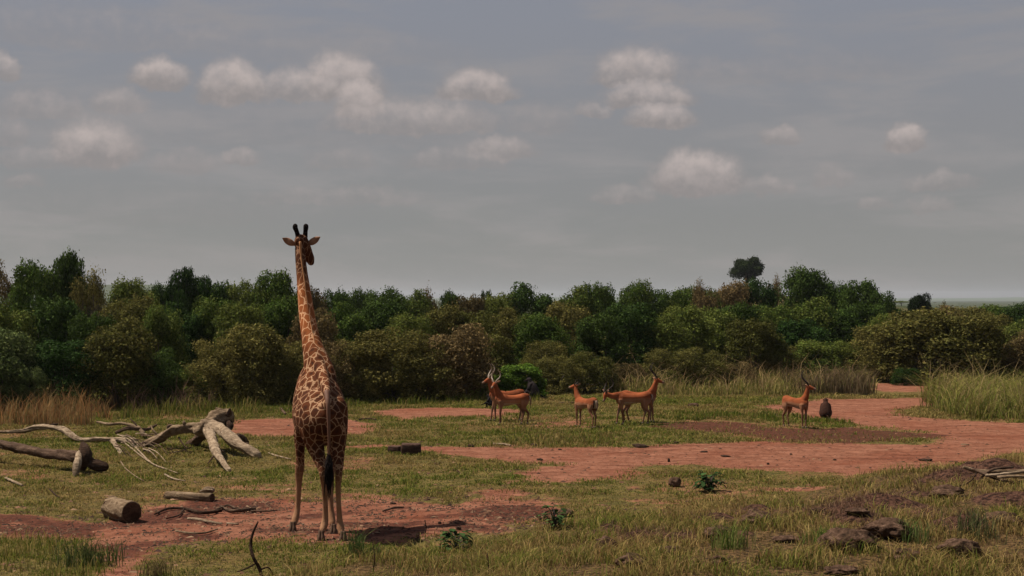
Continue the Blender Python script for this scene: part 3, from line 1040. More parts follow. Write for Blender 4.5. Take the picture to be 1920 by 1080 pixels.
CN = {'dark': 'dark green', 'mid': 'mid green', 'olive': 'olive', 'brown': 'brownish', 'pale': 'pale grey-green', 'bright': 'bright green'}
KN = {'bush': 'rounded bush', 'low': 'spreading shrub', 'tree': 'tree', 'umb': 'tree', 'tuft': 'slender tree', 'sparse': 'twiggy thorn tree', 'clump': 'leafy bush'}
cnt = {}
for b_ in sorted(BUSHES, key=lambda q: q[1]):
    root, px, row, colr, kind, cat = b_
    if row == 'far':
        continue
    key = (row, colr, kind, where(px))
    cnt.setdefault(key, []).append(root)
for (row, colr, kind, wh), roots in cnt.items():
    rn = {'front': 'in the front row', 'middle': 'in the middle row', 'skyline': 'on the skyline'}[row]
    for i, r_ in enumerate(roots):
        if len(roots) == 1:
            lab = f'{CN[colr]} {KN[kind]} {rn} {wh}'
        elif len(roots) == 2:
            lab = f'{["left", "right"][i]} one of two {CN[colr]} {KN[kind]}s {rn} {wh}'.replace('bushs', 'bushes')
        else:
            lab = f'{ORD[i]} from left of {CN[colr]} {KN[kind]}s {rn} {wh}'.replace(' the ', ' ').replace('bushs', 'bushes')
        tag(r_, lab, 'tree' if kind in ('tuft', 'sparse') else 'bush', {'front': 'bushes in the front row of the thicket', 'middle': 'bushes in the middle of the thicket', 'skyline': 'bushes along the skyline'}[row])
tag(lt, 'lone round-crowned dark tree standing on the hill above the thicket', 'tree')
tag(rt, 'small dark round tree on the horizon right of the hill', 'tree')
tag(ut, 'tiny flat-topped tree on the horizon between hill and small round tree', 'tree')

# far plain and hills
hills = Geo()


def ridge(name, pts, d0, depth, colr):
    V, Fc = [], []
    for px, top in pts:
        x = (px - 960) / FPX * d0
        z = CAMZ + (HY - top) / FPX * d0
        V += [(x, d0 - depth, -12), (x, d0 - depth * .5, z * .6 - 3), (x, d0, z), (x * 1.02, d0 + depth, -12)]
    for i in range(len(pts) - 1):
        for k in range(3):
            a = i * 4 + k
            Fc.append((a, a + 4, a + 5, a + 1))
    m, t = newmat(name + '_cover')
    pos = t.n('ShaderNodeNewGeometry').outputs['Position']
    nz = t.noise(pos, .02, 6, .7)
    finish(t, t.mix(t.sstep(nz, .4, .6), colr, tuple(v * 1.6 for v in colr)), .95, nz, .3, 5)
    o = mesh_obj(name, V, Fc, m, None, True)
    tag(o, None, None, None, 'structure')


def wavy(a, b, base, amp, seed, n=60):
    rr = np.linspace(a, b, n)
    return [(p, base - amp * float(fbm(np.array([p * .006 + seed]), np.array([seed * 1.7]), 4)[0])) for p in rr]


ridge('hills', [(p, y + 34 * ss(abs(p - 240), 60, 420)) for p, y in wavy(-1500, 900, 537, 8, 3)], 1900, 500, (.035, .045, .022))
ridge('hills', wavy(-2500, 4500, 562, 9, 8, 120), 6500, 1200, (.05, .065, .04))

# air: one even, thin haze box round everything on the ground
hz, th = newmat('haze_air')
pv = th.n('ShaderNodeVolumePrincipled', {'Color': (.74, .80, .90, 1), 'Density': 0.00008, 'Anisotropy': 0.2})
th.n('ShaderNodeOutputMaterial', {'Volume': pv.outputs[0]})
hb = bmesh.new()
bmesh.ops.create_cube(hb, size=1)
hme = bpy.data.meshes.new('haze')
hb.to_mesh(hme)
hb.free()
hme.materials.append(hz)
ho = bpy.data.objects.new('haze', hme)
COL.objects.link(ho)
ho.scale = (150000, 8400, 54)
ho.location = (0, 4200 - 300, 14)
tag(ho, 'thin pale haze of the warm air over the plain', 'haze', None, 'stuff')
#PART2
# ================================================================== GIRAFFE
def giraffe():
    B = W(602, 1003, 24.35)
    root = empty('giraffe', (B.x, B.y, float(H(B.x, B.y))))
    tag(root, 'tall patterned giraffe seen from behind, standing on the red dirt', 'giraffe')
    O = Vector(root.location)

    def K(px, py, d, ra, rb=None):
        p = W(px, py, d) - O
        return (p.x, p.y, p.z, ra, rb if rb is not None else ra)

    def KZ(px, z, d, ra, rb):
        p = W(px, 560, d) - O
        return (p.x, p.y, z - O.z, ra, rb)
    g = Geo()
    # trunk from tail root to chest
    g.tube([KZ(614, 2.22, 23.72, .10, .14), KZ(612, 2.10, 23.82, .24, .29), KZ(608, 2.01, 24.0, .37, .40), KZ(603, 1.97, 24.3, .435, .47), KZ(600, 1.99, 24.6, .455, .50),
            KZ(597, 2.12, 24.9, .43, .55), KZ(593, 2.25, 25.2, .37, .56), KZ(589, 2.38, 25.45, .29, .50), KZ(586, 2.45, 25.68, .16, .34)], 28, 5, lat=(1, 0.1, 0))
    # spine ridge, hip bones and shoulder blades
    g.tube([K(590, 668, 25.2, .13, .17), K(600, 694, 24.9, .12, .15), K(607, 712, 24.55, .10, .13), K(611, 724, 24.2, .085, .11), K(612.5, 733, 23.95, .075, .09), K(613, 738, 23.78, .06, .07)], 16, 5, lat=(1, 0, 0))
    # rise of the withers into the neck
    g.tube([K(602, 735, 24.75, .24, .22), K(600, 706, 25.05, .27, .26), K(594, 680, 25.3, .225, .27), K(586, 650, 25.52, .175, .25), K(580, 620, 25.68, .148, .215), K(574, 580, 25.84, .132, .18),
            K(569.5, 540, 25.98, .112, .155), K(566, 510, 26.07, .098, .135), K(563.5, 485, 26.14, .092, .12), K(562.5, 466, 26.2, .088, .10)], 24, 5, lat=(1, 0, 0))
    # shoulders bulge
    g.tube([K(570, 745, 25.15, .17, .22), K(566, 790, 25.1, .13, .19), K(562, 818, 25.1, .10, .13)], 18, 4, lat=(1, 0, 0))
    g.tube([K(620, 745, 25.15, .17, .22), K(622, 790, 25.1, .13, .19), K(622, 818, 25.05, .10, .13)], 18, 4, lat=(1, 0, 0))
    # haunches: thigh to gaskin
    g.tube([K(588, 765, 24.15, .20, .27), K(586, 800, 24.1, .205, .25), K(590, 832, 24.12, .155, .19), K(598, 858, 24.05, .105, .13), K(605, 880, 23.92, .072, .085)], 20, 5, lat=(1, 0, 0))
    g.tube([K(630, 765, 24.15, .19, .27), K(633, 800, 24.1, .165, .25), K(634, 832, 24.1, .125, .18), K(635, 858, 24.02, .088, .12), K(635.5, 880, 23.9, .066, .085)], 20, 5, lat=(1, 0, 0))
    legs = [
        [K(605, 880, 23.92, .066, .080), K(606, 892, 23.9, .062, .075), K(608, 912, 23.98, .050, .052), K(610, 945, 24.06, .044, .046), K(610, 970, 24.08, .050, .052), K(608, 984, 24.06, .062, .062), K(605, 994, 24.0, .052, .055)],
        [K(635.5, 880, 23.9, .062, .080), K(635, 892, 23.88, .058, .072), K(634, 912, 23.92, .047, .050), K(635, 945, 23.96, .042, .044), K(637, 975, 23.98, .049, .05), K(639, 990, 23.96, .060, .060), K(640.5, 1000, 23.92, .050, .052)],
        [K(562, 815, 25.1, .105, .13), K(562.5, 840, 25.1, .082, .095), K(563, 862, 25.12, .072, .08), K(562, 878, 25.12, .080, .085), K(560.5, 893, 25.14, .066, .07), K(560, 915, 25.15, .050, .052), K(558.5, 945, 25.15, .046, .048), K(556.5, 962, 25.12, .053, .053), K(553.5, 973, 25.08, .062, .060), K(551, 982, 25.03, .052, .052)],
        [K(622, 815, 25.05, .10, .13), K(622, 840, 25.0, .080, .09), K(621, 862, 24.98, .07, .08), K(620.5, 878, 24.96, .078, .085), K(620, 895, 24.95, .062, .068), K(620, 920, 24.93, .048, .05), K(620.5, 950, 24.9, .046, .048), K(622, 970, 24.86, .060, .060), K(623, 982, 24.8, .050, .052)],
    ]
    for L in legs:
        g.tube(L, 16, 4, lat=(1, 0, 0))
    # head: turned to the right and away, muzzle hanging
    g.tube([K(561, 452, 26.16, .075, .09), K(564, 452, 26.22, .125, .125), K(567, 460, 26.32, .132, .13), K(572, 468, 26.42, .118, .115), K(577, 477, 26.5, .095, .095), K(581, 486, 26.56, .085, .088), K(583, 491.5, 26.58, .062, .065)], 18, 5)
    # brow ridges and jaw
    g.tube([K(575, 459, 26.30, .035), K(577, 464, 26.36, .028)], 10, 3)
    me = g.remeshed('body', .016, 3)
    C = coords(me)
    # pattern coordinates, stored per vertex: long patches on the neck, small ones on the legs
    z = C[:, 2]
    sc = np.interp(z, [0, .7, 1.2, 1.7, 2.2, 2.8, 3.3, 4.2, 5], [13, 12, 10.0, 7.6, 6.2, 7.0, 8.0, 9.0, 12])
    # integral of vertical density
    zz = np.linspace(0, 5.3, 300)
    dens = np.interp(zz, [0, .9, 1.5, 2.2, 2.8, 3.2, 4.2, 5], [9.5, 9, 7.8, 6.7, 6.3, 4.6, 4.8, 8])
    zi = np.interp(z, zz, np.cumsum(dens) * (zz[1] - zz[0]))
    co = np.stack([C[:, 0] * sc, (C[:, 1] - .5) * sc * .8, zi], -1)
    a = me.attributes.new('coat', 'FLOAT_VECTOR', 'POINT')
    a.data.foreach_set('vector', co.astype(np.float32).ravel())
    m, t = newmat('giraffe_coat')
    cv = t.n('ShaderNodeAttribute', attribute_name='coat').outputs['Vector']
    tcn = t.n('ShaderNodeTexCoord').outputs['Object']
    zc = t.n('ShaderNodeSeparateXYZ', {0: tcn}).outputs[2]
    nz = t.n('ShaderNodeTexNoise', {'Vector': tcn, 'Scale': 9.0, 'Detail': 4.0}).outputs[1]
    wv = t.n('ShaderNodeVectorMath', {0: nz, 1: (.5, .5, .5)}, operation='SUBTRACT').outputs[0]
    wv = t.n('ShaderNodeVectorMath', {0: wv, 3: .55}, operation='SCALE').outputs[0]
    cv2 = t.n('ShaderNodeVectorMath', {0: cv, 1: wv}, operation='ADD').outputs[0]
    vo = t.n('ShaderNodeTexVoronoi', {'Vector': cv2, 'Scale': 1.0, 'Randomness': .9}, feature='DISTANCE_TO_EDGE').outputs[0]
    vc = t.n('ShaderNodeTexVoronoi', {'Vector': cv2, 'Scale': 1.0, 'Randomness': .9}, feature='F1')
    f = t.sstep(vo, .022, .070)
    fine = t.noise(tcn, 22, 4, .6)
    cellr = t.n('ShaderNodeSeparateColor', {0: vc.outputs['Color']}).outputs[0]
    patch_ = t.mix(cellr, (.075, .024, .010), (.165, .052, .019))
    patch_ = t.mix(t.sstep(vc.outputs['Distance'], .45, .1), patch_, (.035, .014, .008))
    upper = t.sstep(zc, 2.9, 3.6)  # neck zone: sunlight put into the coat as brighter, more orange colour
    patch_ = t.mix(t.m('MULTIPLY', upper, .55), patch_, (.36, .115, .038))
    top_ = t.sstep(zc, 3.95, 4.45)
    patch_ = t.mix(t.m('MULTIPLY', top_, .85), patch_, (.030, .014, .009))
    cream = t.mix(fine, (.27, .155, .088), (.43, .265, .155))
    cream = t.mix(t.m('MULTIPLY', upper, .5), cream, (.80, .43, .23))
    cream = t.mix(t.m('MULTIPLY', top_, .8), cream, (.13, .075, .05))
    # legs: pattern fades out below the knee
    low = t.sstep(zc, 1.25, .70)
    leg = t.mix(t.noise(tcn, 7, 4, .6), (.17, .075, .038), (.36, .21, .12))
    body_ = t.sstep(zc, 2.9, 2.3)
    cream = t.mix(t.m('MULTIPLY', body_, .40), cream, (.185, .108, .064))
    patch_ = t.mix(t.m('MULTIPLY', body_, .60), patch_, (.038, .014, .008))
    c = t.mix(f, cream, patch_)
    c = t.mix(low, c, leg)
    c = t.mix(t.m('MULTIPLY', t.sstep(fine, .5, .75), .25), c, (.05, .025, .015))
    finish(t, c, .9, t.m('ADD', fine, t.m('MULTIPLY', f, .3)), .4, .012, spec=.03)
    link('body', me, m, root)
    # hooves
    for (px, py, d) in ((602, 1003, 23.93), (643, 1007, 23.86), (548.5, 990, 24.98), (625, 992, 24.75)):
        gg = Geo()
        p = W(px, py, d)
        z0 = float(H(p.x, p.y)) - O.z
        x, y = p.x - O.x, p.y - O.y
        for s in (-1, 1):
            gg.tube([(x + s * .026, y, z0 - .005, .040, .07), (x + s * .026, y + .005, z0 + .04, .038, .066), (x + s * .020, y + .015, z0 + .09, .030, .050), (x + s * .014, y + .03, z0 + .15, .034, .042)], 12, 3, lat=(1, 0, 0), round_caps=False)
        gg.obj('hoof', HOOF, root)
    # ossicones with dark tufted tips
    for (a_, b_) in (((559, 444, 26.22), (553.5, 424, 26.17)), ((572, 444, 26.28), (573.5, 424, 26.25))):
        gg = Geo()
        gg.tube([K(*a_, .046), K((a_[0] + b_[0]) / 2, (a_[1] + b_[1]) / 2, a_[2], .040), K(b_[0], b_[1] + 3, b_[2], .045), K(*b_, .044)], 12, 4)
        gg.obj('ossicone', BLACKHAIR, root)
    # ears
    for (a_, b_, w1) in (((553, 458, 26.2), (530, 446.5, 26.1), 1), ((577, 457, 26.3), (600, 444.5, 26.15), -1)):
        gg = Geo()
        mid1 = ((a_[0] * .65 + b_[0] * .35), (a_[1] * .65 + b_[1] * .35) + 1, (a_[2] + b_[2]) / 2)
        mid2 = ((a_[0] * .3 + b_[0] * .7), (a_[1] * .3 + b_[1] * .7) + .5, (a_[2] + b_[2]) / 2)
        gg.tube([K(*a_, .030, .030), K(*mid1, .018, .058), K(*mid2, .014, .052), K(*b_, .006, .010)], 12, 5, lat=(0, 1, 0))
        gg.obj('ear', EARM, root)
    for (px, py, d) in ((579, 461, 26.33),):
        gg = Geo()
        gg.tube([K(px, py, d, .020), K(px + .6, py + 1, d + .01, .020)], 10, 2)
        gg.obj('eye', HORN, root)
    # mane along the back of the neck
    gg = Geo()
    gg.tube([K(563, 455, 26.05, .022, .04), K(565, 485, 26.01, .014, .04), K(570, 520, 25.90, .014, .045), K(575, 560, 25.78, .014, .045), K(581, 600, 25.6, .014, .045),
             K(589, 640, 25.34, .014, .045), K(597, 670, 25.12, .013, .04), K(604, 700, 24.80, .010, .03)], 8, 6, lat=(1, 0, 0), bump=.35, seed=3)
    gg.obj('mane', MANEM, root)
    # tail with its black tuft
    gg = Geo()
    gg.tube([K(613, 736, 23.72, .05), K(615, 760, 23.58, .036), K(616.5, 800, 23.56, .026), K(617, 835, 23.60, .020), K(616, 856, 23.62, .022)], 12, 5)
    tl = gg.obj('tail', plain('tail_fur', (.13, .06, .035), .7), root)
    gg = Geo()
    rg = np.random.default_rng(8)
    gg.tube([K(616, 850, 23.62, .022), K(616.5, 866, 23.62, .055), K(617, 885, 23.64, .060, .055), K(616, 902, 23.66, .045), K(615.5, 918, 23.68, .018)], 10, 4, bump=.15)
    for i in range(46):
        x0 = rg.normal() * 3.2
        ln = 895 + 42 * rg.random()
        gg.tube([K(616.5 + x0 * .5, 858 + 14 * rg.random(), 23.60 + .03 * rg.normal(), .008), K(617 + x0 * 1.3, 885, 23.58 + .04 * rg.normal(), .008), K(617 + x0 * 1.5 + rg.normal(), ln, 23.62 + .03 * rg.normal(), .003)], 4, 3, round_caps=False)
    gg.obj('tail_tuft', BLACKHAIR, tl)
    return root


giraffe()


# ================================================================== IMPALAS
def impala(px, py, deg, neck, hyaw, hpitch, label, scale=1.0, steps=(0, 0, 0, 0), horns=1.0, seed=0, hcol=None, hback=12):
    """forward is local +X; neck = list of (x, y, z) up to the poll; head yaw / pitch in degrees"""
    p = G(px, py)
    root = empty('impala', p, R(deg))
    root.scale = (scale,) * 3
    tag(root, label, 'impala', 'impalas standing on the clearing')
    g = Geo()
    L = (0, 1, 0)
    g.tube([(-.57, 0, .83, .04, .08), (-.52, 0, .83, .10, .15), (-.40, 0, .81, .150, .185), (-.2, 0, .798, .145, .150), (.0, 0, .778, .145, .155), (.18, 0, .77, .148, .180),
            (.34, 0, .785, .135, .20), (.44, 0, .82, .10, .165), (.50, 0, .84, .05, .10)], 18, 4, lat=L)
    nk = [(.34, 0, .86, .09, .14)]
    rr = [(.080, .118), (.064, .092), (.056, .072), (.052, .060)]
    for q, r_ in zip(neck, rr):
        nk.append((*q, *r_))
    g.tube(nk, 14, 4, lat=L)
    hx, hz = math.cos(R(hpitch)), math.sin(R(hpitch))
    hf = Vector((hx * math.cos(R(hyaw)), hx * math.sin(R(hyaw)), hz))
    hs = Vector((-math.sin(R(hyaw)), math.cos(R(hyaw)), 0))
    hu = hf.cross(hs)
    poll = Vector(neck[-1])

    def HP(f, s, u):
        return poll + hf * f + hs * s + hu * u
    g.tube([(*HP(-.035, 0, .0), .04, .045), (*HP(.03, 0, .012), .062, .066), (*HP(.09, 0, .0), .056, .060), (*HP(.16, 0, -.012), .042, .046), (*HP(.235, 0, -.02), .032, .034), (*HP(.25, 0, -.022), .018, .018)],
           12, 4, lat=tuple(hs))
    feet = []
    for i, (s, st) in enumerate(((1, steps[0]), (-1, steps[1]))):
        g.tube([(.36, .085 * s, .74, .065, .11), (.37, .085 * s, .62, .05, .075), (.375 + st * .3, .075 * s, .50, .036, .044), (.38 + st * .55, .07 * s, .38, .036, .040), (.377 + st * .7, .07 * s, .33, .031, .034),
                (.375 + st * .9, .07 * s, .20, .024, .026), (.375 + st, .07 * s, .10, .025, .027), (.39 + st, .07 * s, .05, .022, .025)], 10, 3, lat=L)
        feet.append((.40 + st, .07 * s))
    for i, (s, st) in enumerate(((1, steps[2]), (-1, steps[3]))):
        g.tube([(-.39, .075 * s, .78, .085, .15), (-.37, .09 * s, .66, .075, .13), (-.36 + st * .2, .085 * s, .55, .050, .08), (-.41 + st * .45, .08 * s, .45, .034, .046), (-.475 + st * .7, .075 * s, .37, .033, .042),
                (-.47 + st * .8, .075 * s, .31, .027, .031), (-.455 + st * .9, .075 * s, .20, .023, .026), (-.44 + st, .075 * s, .10, .025, .027), (-.43 + st, .075 * s, .05, .022, .025)], 10, 3, lat=L)
        feet.append((-.42 + st, .075 * s))
    me = g.remeshed('body', .0105, 2)
    C = coords(me)
    x, y, z = C.T
    n = fbm(x * 7 + seed * 3, z * 7 + y * 5, 3) - .5
    saddle = np.array((.235, .066, .025))
    tan = np.array((.250, .120, .065))
    white = np.array((.34, .25, .18))
    legc = np.array((.165, .078, .045))
    t1 = ss(z + n * .07, .74, .83)[:, None]
    c = tan * (1 - t1) + saddle * t1
    t2 = (ss(.705 - z + n * .03, 0, .03) * ss(z, .50, .58) * (np.abs(x - .02) < .27))[:, None] * .8
    c = c * (1 - t2) + white * t2
    t3 = ss(.52 - z, 0, .1)[:, None]
    c = c * (1 - t3) + legc * t3
    inner = ss(.05 - np.abs(y), -.01, .02) * ss(.55 - z, 0, .1) * ss(z, .1, .2)
    c = c * (1 - .5 * inner[:, None]) + white * .5 * inner[:, None]
    c = c * (.50 + .80 * fbm(x * 4.5 + 9 * seed, z * 5 + y * 3, 3))[:, None]
    # neck and head a little redder, pale muzzle and throat
    hd = ((C - np.array(HP(.22, 0, -.02))) ** 2).sum(1) ** .5
    t4 = ss(.08 - hd, 0, .04)[:, None]
    c = c * (1 - t4) + np.array((.20, .13, .09)) * t4
    # pale socks, black rump lines and the dark line over the hocks
    t5 = ss(.075 - z, 0, .02)[:, None]
    c = c * (1 - t5) + np.array((.55, .46, .38)) * t5
    ru = (x < -.46) & (z > .55) & (z < .90)
    line = ru & (np.abs(np.abs(y) - .075) < .018)
    c[ru & (np.abs(y) < .055)] = white
    c[line] = (.018, .012, .010)
    link('body', me, FUR, root, c)
    for (fx, fy) in feet:
        gg = Geo()
        gg.tube([(fx + .012, fy, -.004, .019, .034), (fx + .006, fy, .02, .018, .028), (fx - .006, fy, .052, .017, .02)], 8, 2, lat=L, round_caps=False)
        gg.obj('hoof', HORN, root)
    for s in (-1, 1):
        gg = Geo()
        gg.tube([(*HP(-.03, .035 * s, .03), .014, .014), (*HP(-.06, .085 * s, .045), .010, .032), (*HP(-.085, .13 * s, .06), .008, .024), (*HP(-.10, .165 * s, .07), .004, .005)], 8, 3)
        gg.obj('ear', EARM, root)
        h = horns
        gg = Geo()
        cb, sb_ = math.cos(R(hback)), math.sin(R(hback))
        hp_ = []
        for (f_, s_, u_, r_) in ((0, 0, 0, .023), (-.03, .05, .09, .022), (-.10, .13, .17, .020), (-.17, .155, .26, .017), (-.18, .13, .37, .014), (-.12, .09, .48, .007)):
            f2, u2 = (f_ * cb - u_ * sb_) * h, (u_ * cb + f_ * sb_) * h
            hp_.append((*HP(.01 + f2, (.026 + s_ * h) * s, .045 + u2), r_))
        gg.tube(hp_, 8, 4)
        gg.obj('horn', hcol or HORN, root)
        gg = Geo()
        gg.tube([(*HP(.055, .045 * s, .022), .011), (*HP(.065, .047 * s, .022), .011)], 6, 1)
        gg.obj('eye', BLACKHAIR, root)
    gg = Geo()
    gg.tube([(-.55, 0, .90, .022), (-.60, 0, .82, .020), (-.605, 0, .70, .022), (-.60, 0, .60, .014)], 8, 3, lat=L)
    gg.obj('tail', plain('tail_black_white', (.16, .10, .07), .7, .6), root)
    return root


PHORN = plain('lit_horn', (.26, .20, .15), .45, .5)
UP = [(.44, 0, .98), (.50, 0, 1.12), (.535, 0, 1.23), (.55, 0, 1.29)]


def lean(y):
    return [(a, b + y * k, c) for (a, b, c), k in zip(UP, (.15, .5, .85, 1))]


impala(960, 796, 193, UP, 48, -22, 'impala in front of the left pair, body side-on, horned head facing the camera', .98, (.03, -.02, -.05, .10), .82, 1, PHORN)
impala(950, 789, 190, UP, 8, -18, 'impala at the back of the left pair, half hidden behind its neighbour', 1.02, (.0, .10, .04, -.06), .95, 2, PHORN)
impala(1098, 802, 124, UP, 20, -5, 'short-horned impala between the two pairs, rump towards the camera', .95, (.0, .0, -.03, .05), .42, 3)
impala(1187, 796, 187, [(.50, 0, .86), (.64, 0, .86), (.76, 0, .90), (.82, 0, .93)], 25, -62, 'impala with lowered head and tall dark horns, leftmost of the middle pair', 1.04, (-.06, .10, .0, .12), 1.0, 4, None, 62)
impala(1198, 792, 8, UP, -5, -12, 'impala looking right behind the one with the lowered head', 1.03, (.0, .05, .0, .1), 1.05, 5)
impala(1492, 802, -58, UP, 45, -8, 'lone impala with lyre horns beside the seated baboon near the track', .97, (.0, .0, .03, -.03), 1.0, 6)


# ================================================================== BABOONS
def baboon(px, py, deg, label, scale=1.0, base=(.06, .038, .026), armf=0.0, walk=False):
    p = G(px, py)
    root = empty('baboon', p, R(deg))
    root.scale = (scale,) * 3
    tag(root, label, 'baboon', 'baboons among the antelopes')
    g = Geo()
    L = (0, 1, 0)
    g.tube([(-.06, 0, .10, .18, .16), (-.06, 0, .20, .235, .20), (-.01, 0, .34, .225, .195), (.05, 0, .47, .195, .18), (.09, 0, .57, .15, .15), (.12, 0, .64, .10, .10)], 16, 4, lat=L)
    g.tube([(.11, 0, .64, .075, .08), (.15, 0, .72, .085, .090), (.19, 0, .735, .07, .075)], 12, 4, lat=L)
    g.tube([(.19, 0, .725, .055, .05), (.27, 0, .70, .040, .038), (.33, 0, .685, .032, .028)], 10, 3, lat=L)
    g.tube([(.20, 0, .765, .05, .016), (.23, 0, .76, .045, .014)], 8, 2, lat=L)
    for s in (-1, 1):
        g.tube([(.07, .13 * s, .56, .06), (.13, .17 * s, .44, .048), (.19 + armf, .18 * s, .31, .038), (.28 + armf * 1.5, .14 * s, .22, .032), (.36 + armf * 2, .10 * s, .13 + armf * .6, .024)], 10, 4)
        for k in range(4):
            a = (k - 1.5) * .014
            q = (.36 + armf * 2, .10 * s + a, .125 + armf * .6)
            g.tube([(*q, .010), (q[0] + .035, q[1] + a * .4, q[2] - .015, .009), (q[0] + .055 - abs(a) * .4, q[1] + a * .5, q[2] - .04, .007)], 6, 2)
        g.tube([(.36 + armf * 2, (.10 - .02) * s, .13 + armf * .6, .010), (.38 + armf * 2, (.10 - .04) * s, .10 + armf * .6, .008)], 6, 2)
        g.tube([(-.04, .11 * s, .14, .095), (.10, .17 * s, .22, .080), (.22, .19 * s, .29, .058), (.25, .18 * s, .20, .045), (.24, .15 * s, .08, .036), (.26, .14 * s, .03, .032), (.36, .15 * s, .022, .024)], 12, 4)
    me = g.remeshed('body', .012, 2)
    C = coords(me)
    c = np.tile(np.array(base), (len(C), 1))
    n = fbm(C[:, 0] * 14, C[:, 2] * 14 + C[:, 1] * 9, 3)
    c *= (.5 + n)[:, None]
    face = (C[:, 0] > .24) & (C[:, 2] > .6)
    c[face] = (.02, .014, .012)
    link('body', me, SHAG, root, c)
    for s in (-1, 1):
        gg = Geo()
        gg.tube([(.14, .078 * s, .735, .018, .022), (.135, .098 * s, .74, .010, .018)], 8, 2)
        gg.obj('ear', HORN, root)
    gg = Geo()
    gg.tube([(-.18, -.03, .12, .028), (-.28, -.07, .15, .024), (-.36, -.12, .07, .020), (-.48, -.16, .025, .014)], 8, 4)
    gg.obj('tail', SHAG, root, True, np.tile(np.array(base), (len(gg.V), 1)))
    return root


baboon(1548, 786, 78, 'brown baboon sitting with its back turned beside the lone impala', .84, (.034, .015, .010))
baboon(1000, 748, 168, 'dark baboon sitting under the bright green bush behind the impala pair', 1.02, (.022, .017, .017), .05)
baboon(921, 764, 165, 'small black baboon crouching behind the legs of the left impala pair', .60, (.012, .010, .011), .10)


# ================================================================== DEAD WOOD
def wood(name, label, cat, parts, mat, group=None, base=None):
    """parts: list of (partname, rows of (px,py,d or None,radius px), material or None[, parent index])"""
    pts = []
    for pn, rows, *_ in parts:
        pts += rows
    b = base or G(pts[0][0], pts[0][1])
    root = None
    objs = []
    org = Vector((b.x, b.y, float(H(b.x, b.y))))
    if len(parts) > 1:
        root = empty(name, org)
    for k, (pn, rows, *rest) in enumerate(parts):
        g = Geo()
        Kk = []
        for (px, py, d, r) in rows:
            q = G(px, py) if d is None else W(px, py, d)
            if d is None:
                q = q + Vector((0, 0, r / FPX * q.y * .55 + .03))
            q = q - org
            rr_ = r / FPX * (q.y + org.y)
            Kk.append((q.x, q.y, q.z, rr_ * (1 + (.16 * math.sin(q.x * 7 + k) if r > 4 else 0))))
        thick = max(k_[3] for k_ in Kk)
        g.tube(Kk, 28 if thick > .05 else 8, 14 if thick > .05 else 4, round_caps=thick > .03, bump=0 if thick > .05 else .12, grain=.42 if thick > .05 else 0, seed=k + abs(int(rows[0][0])))
        m = (rest[0] if rest and rest[0] else mat)
        o = g.obj(pn if root else name, m, objs[rest[1]] if len(rest) > 1 else root)
        if not root:
            o.location = org
            root = o
        objs.append(o)
    tag(root, label, cat, group)
    return root


wood('fallen_tree', 'big fallen grey trunk with thick splayed limbs left of the giraffe', 'fallen tree', [
    ('trunk', [(424, 783, 38.9, 17), (414, 785, 38.8, 15), (400, 795, 38.6, 14), (384, 803, 38.4, 13), (372, 808, 38.3, 11)], WOOD['grey']),
    ('limb', [(385, 800, 38.5, 11), (408, 802, 38.0, 10.5), (432, 822, 37.2, 10), (455, 838, 36.6, 9), (482, 853, 36.3, 8)], WOOD['pale'], 0),
    ('limb', [(388, 805, 38.3, 9), (398, 825, 36.5, 8.5), (406, 850, 34.9, 7.5), (418, 866, 34.2, 6), (430, 882, 33.8, 4)], WOOD['pale'], 0),
    ('limb', [(378, 803, 38.4, 11), (350, 803, 38.6, 9), (322, 808, 38.8, 9), (295, 824, 39.0, 8), (268, 834, 39.2, 7)], WOOD['grey'], 0),
    ('limb', [(322, 808, 38.8, 7), (318, 800, 38.8, 5), (332, 802, 38.8, 3)], WOOD['bark'], 0),
    ('limb', [(385, 812, 38.8, 9), (368, 826, 39.2, 8), (352, 837, 39.6, 6)], WOOD['bark'], 0),
    ('limb', [(445, 818, 37.5, 6), (456, 824, 37.9, 6), (463, 829, 38.0, 4)], WOOD['bark'], 0),
    ('root', [(424, 782, 38.9, 7), (430, 774, 38.7, 5), (431, 767, 38.6, 2)], WOOD['bark'], 0),
    ('root', [(426, 790, 38.9, 8), (431, 798, 38.6, 6), (430, 806, 38.5, 3)], WOOD['dark'], 0),
    ('root', [(418, 778, 38.8, 7), (412, 769, 38.8, 5), (406, 766, 38.8, 2)], WOOD['grey'], 0),
    ('stub', [(352, 802, 38.6, 4), (346, 794, 38.5, 3.4), (345, 790, 38.5, 2)], WOOD['grey'], 0),
    ('stub', [(455, 838, 36.6, 4), (462, 833, 36.6, 3), (466, 832, 36.6, 1.4)], WOOD['bark'], 0),
    ('branch', [(300, 820, 39, 2.2), (288, 808, 39, 1.8), (283, 798, 39.2, 1.2)], WOOD['grey'], 0),
    ('branch', [(408, 850, 34.9, 2), (398, 858, 34.7, 1.6), (390, 869, 34.4, 1)], WOOD['bark'], 0),
    ('branch', [(335, 820, 38.7, 1.6), (345, 835, 38.2, 1.3), (352, 840, 38, 1)], WOOD['dark'], 0),
    ('branch', [(392, 835, 36.5, 1.4), (410, 840, 36.1, 1.2), (420, 848, 35.8, 1)], WOOD['dark'], 0)], WOOD['grey'], base=G(390, 838))
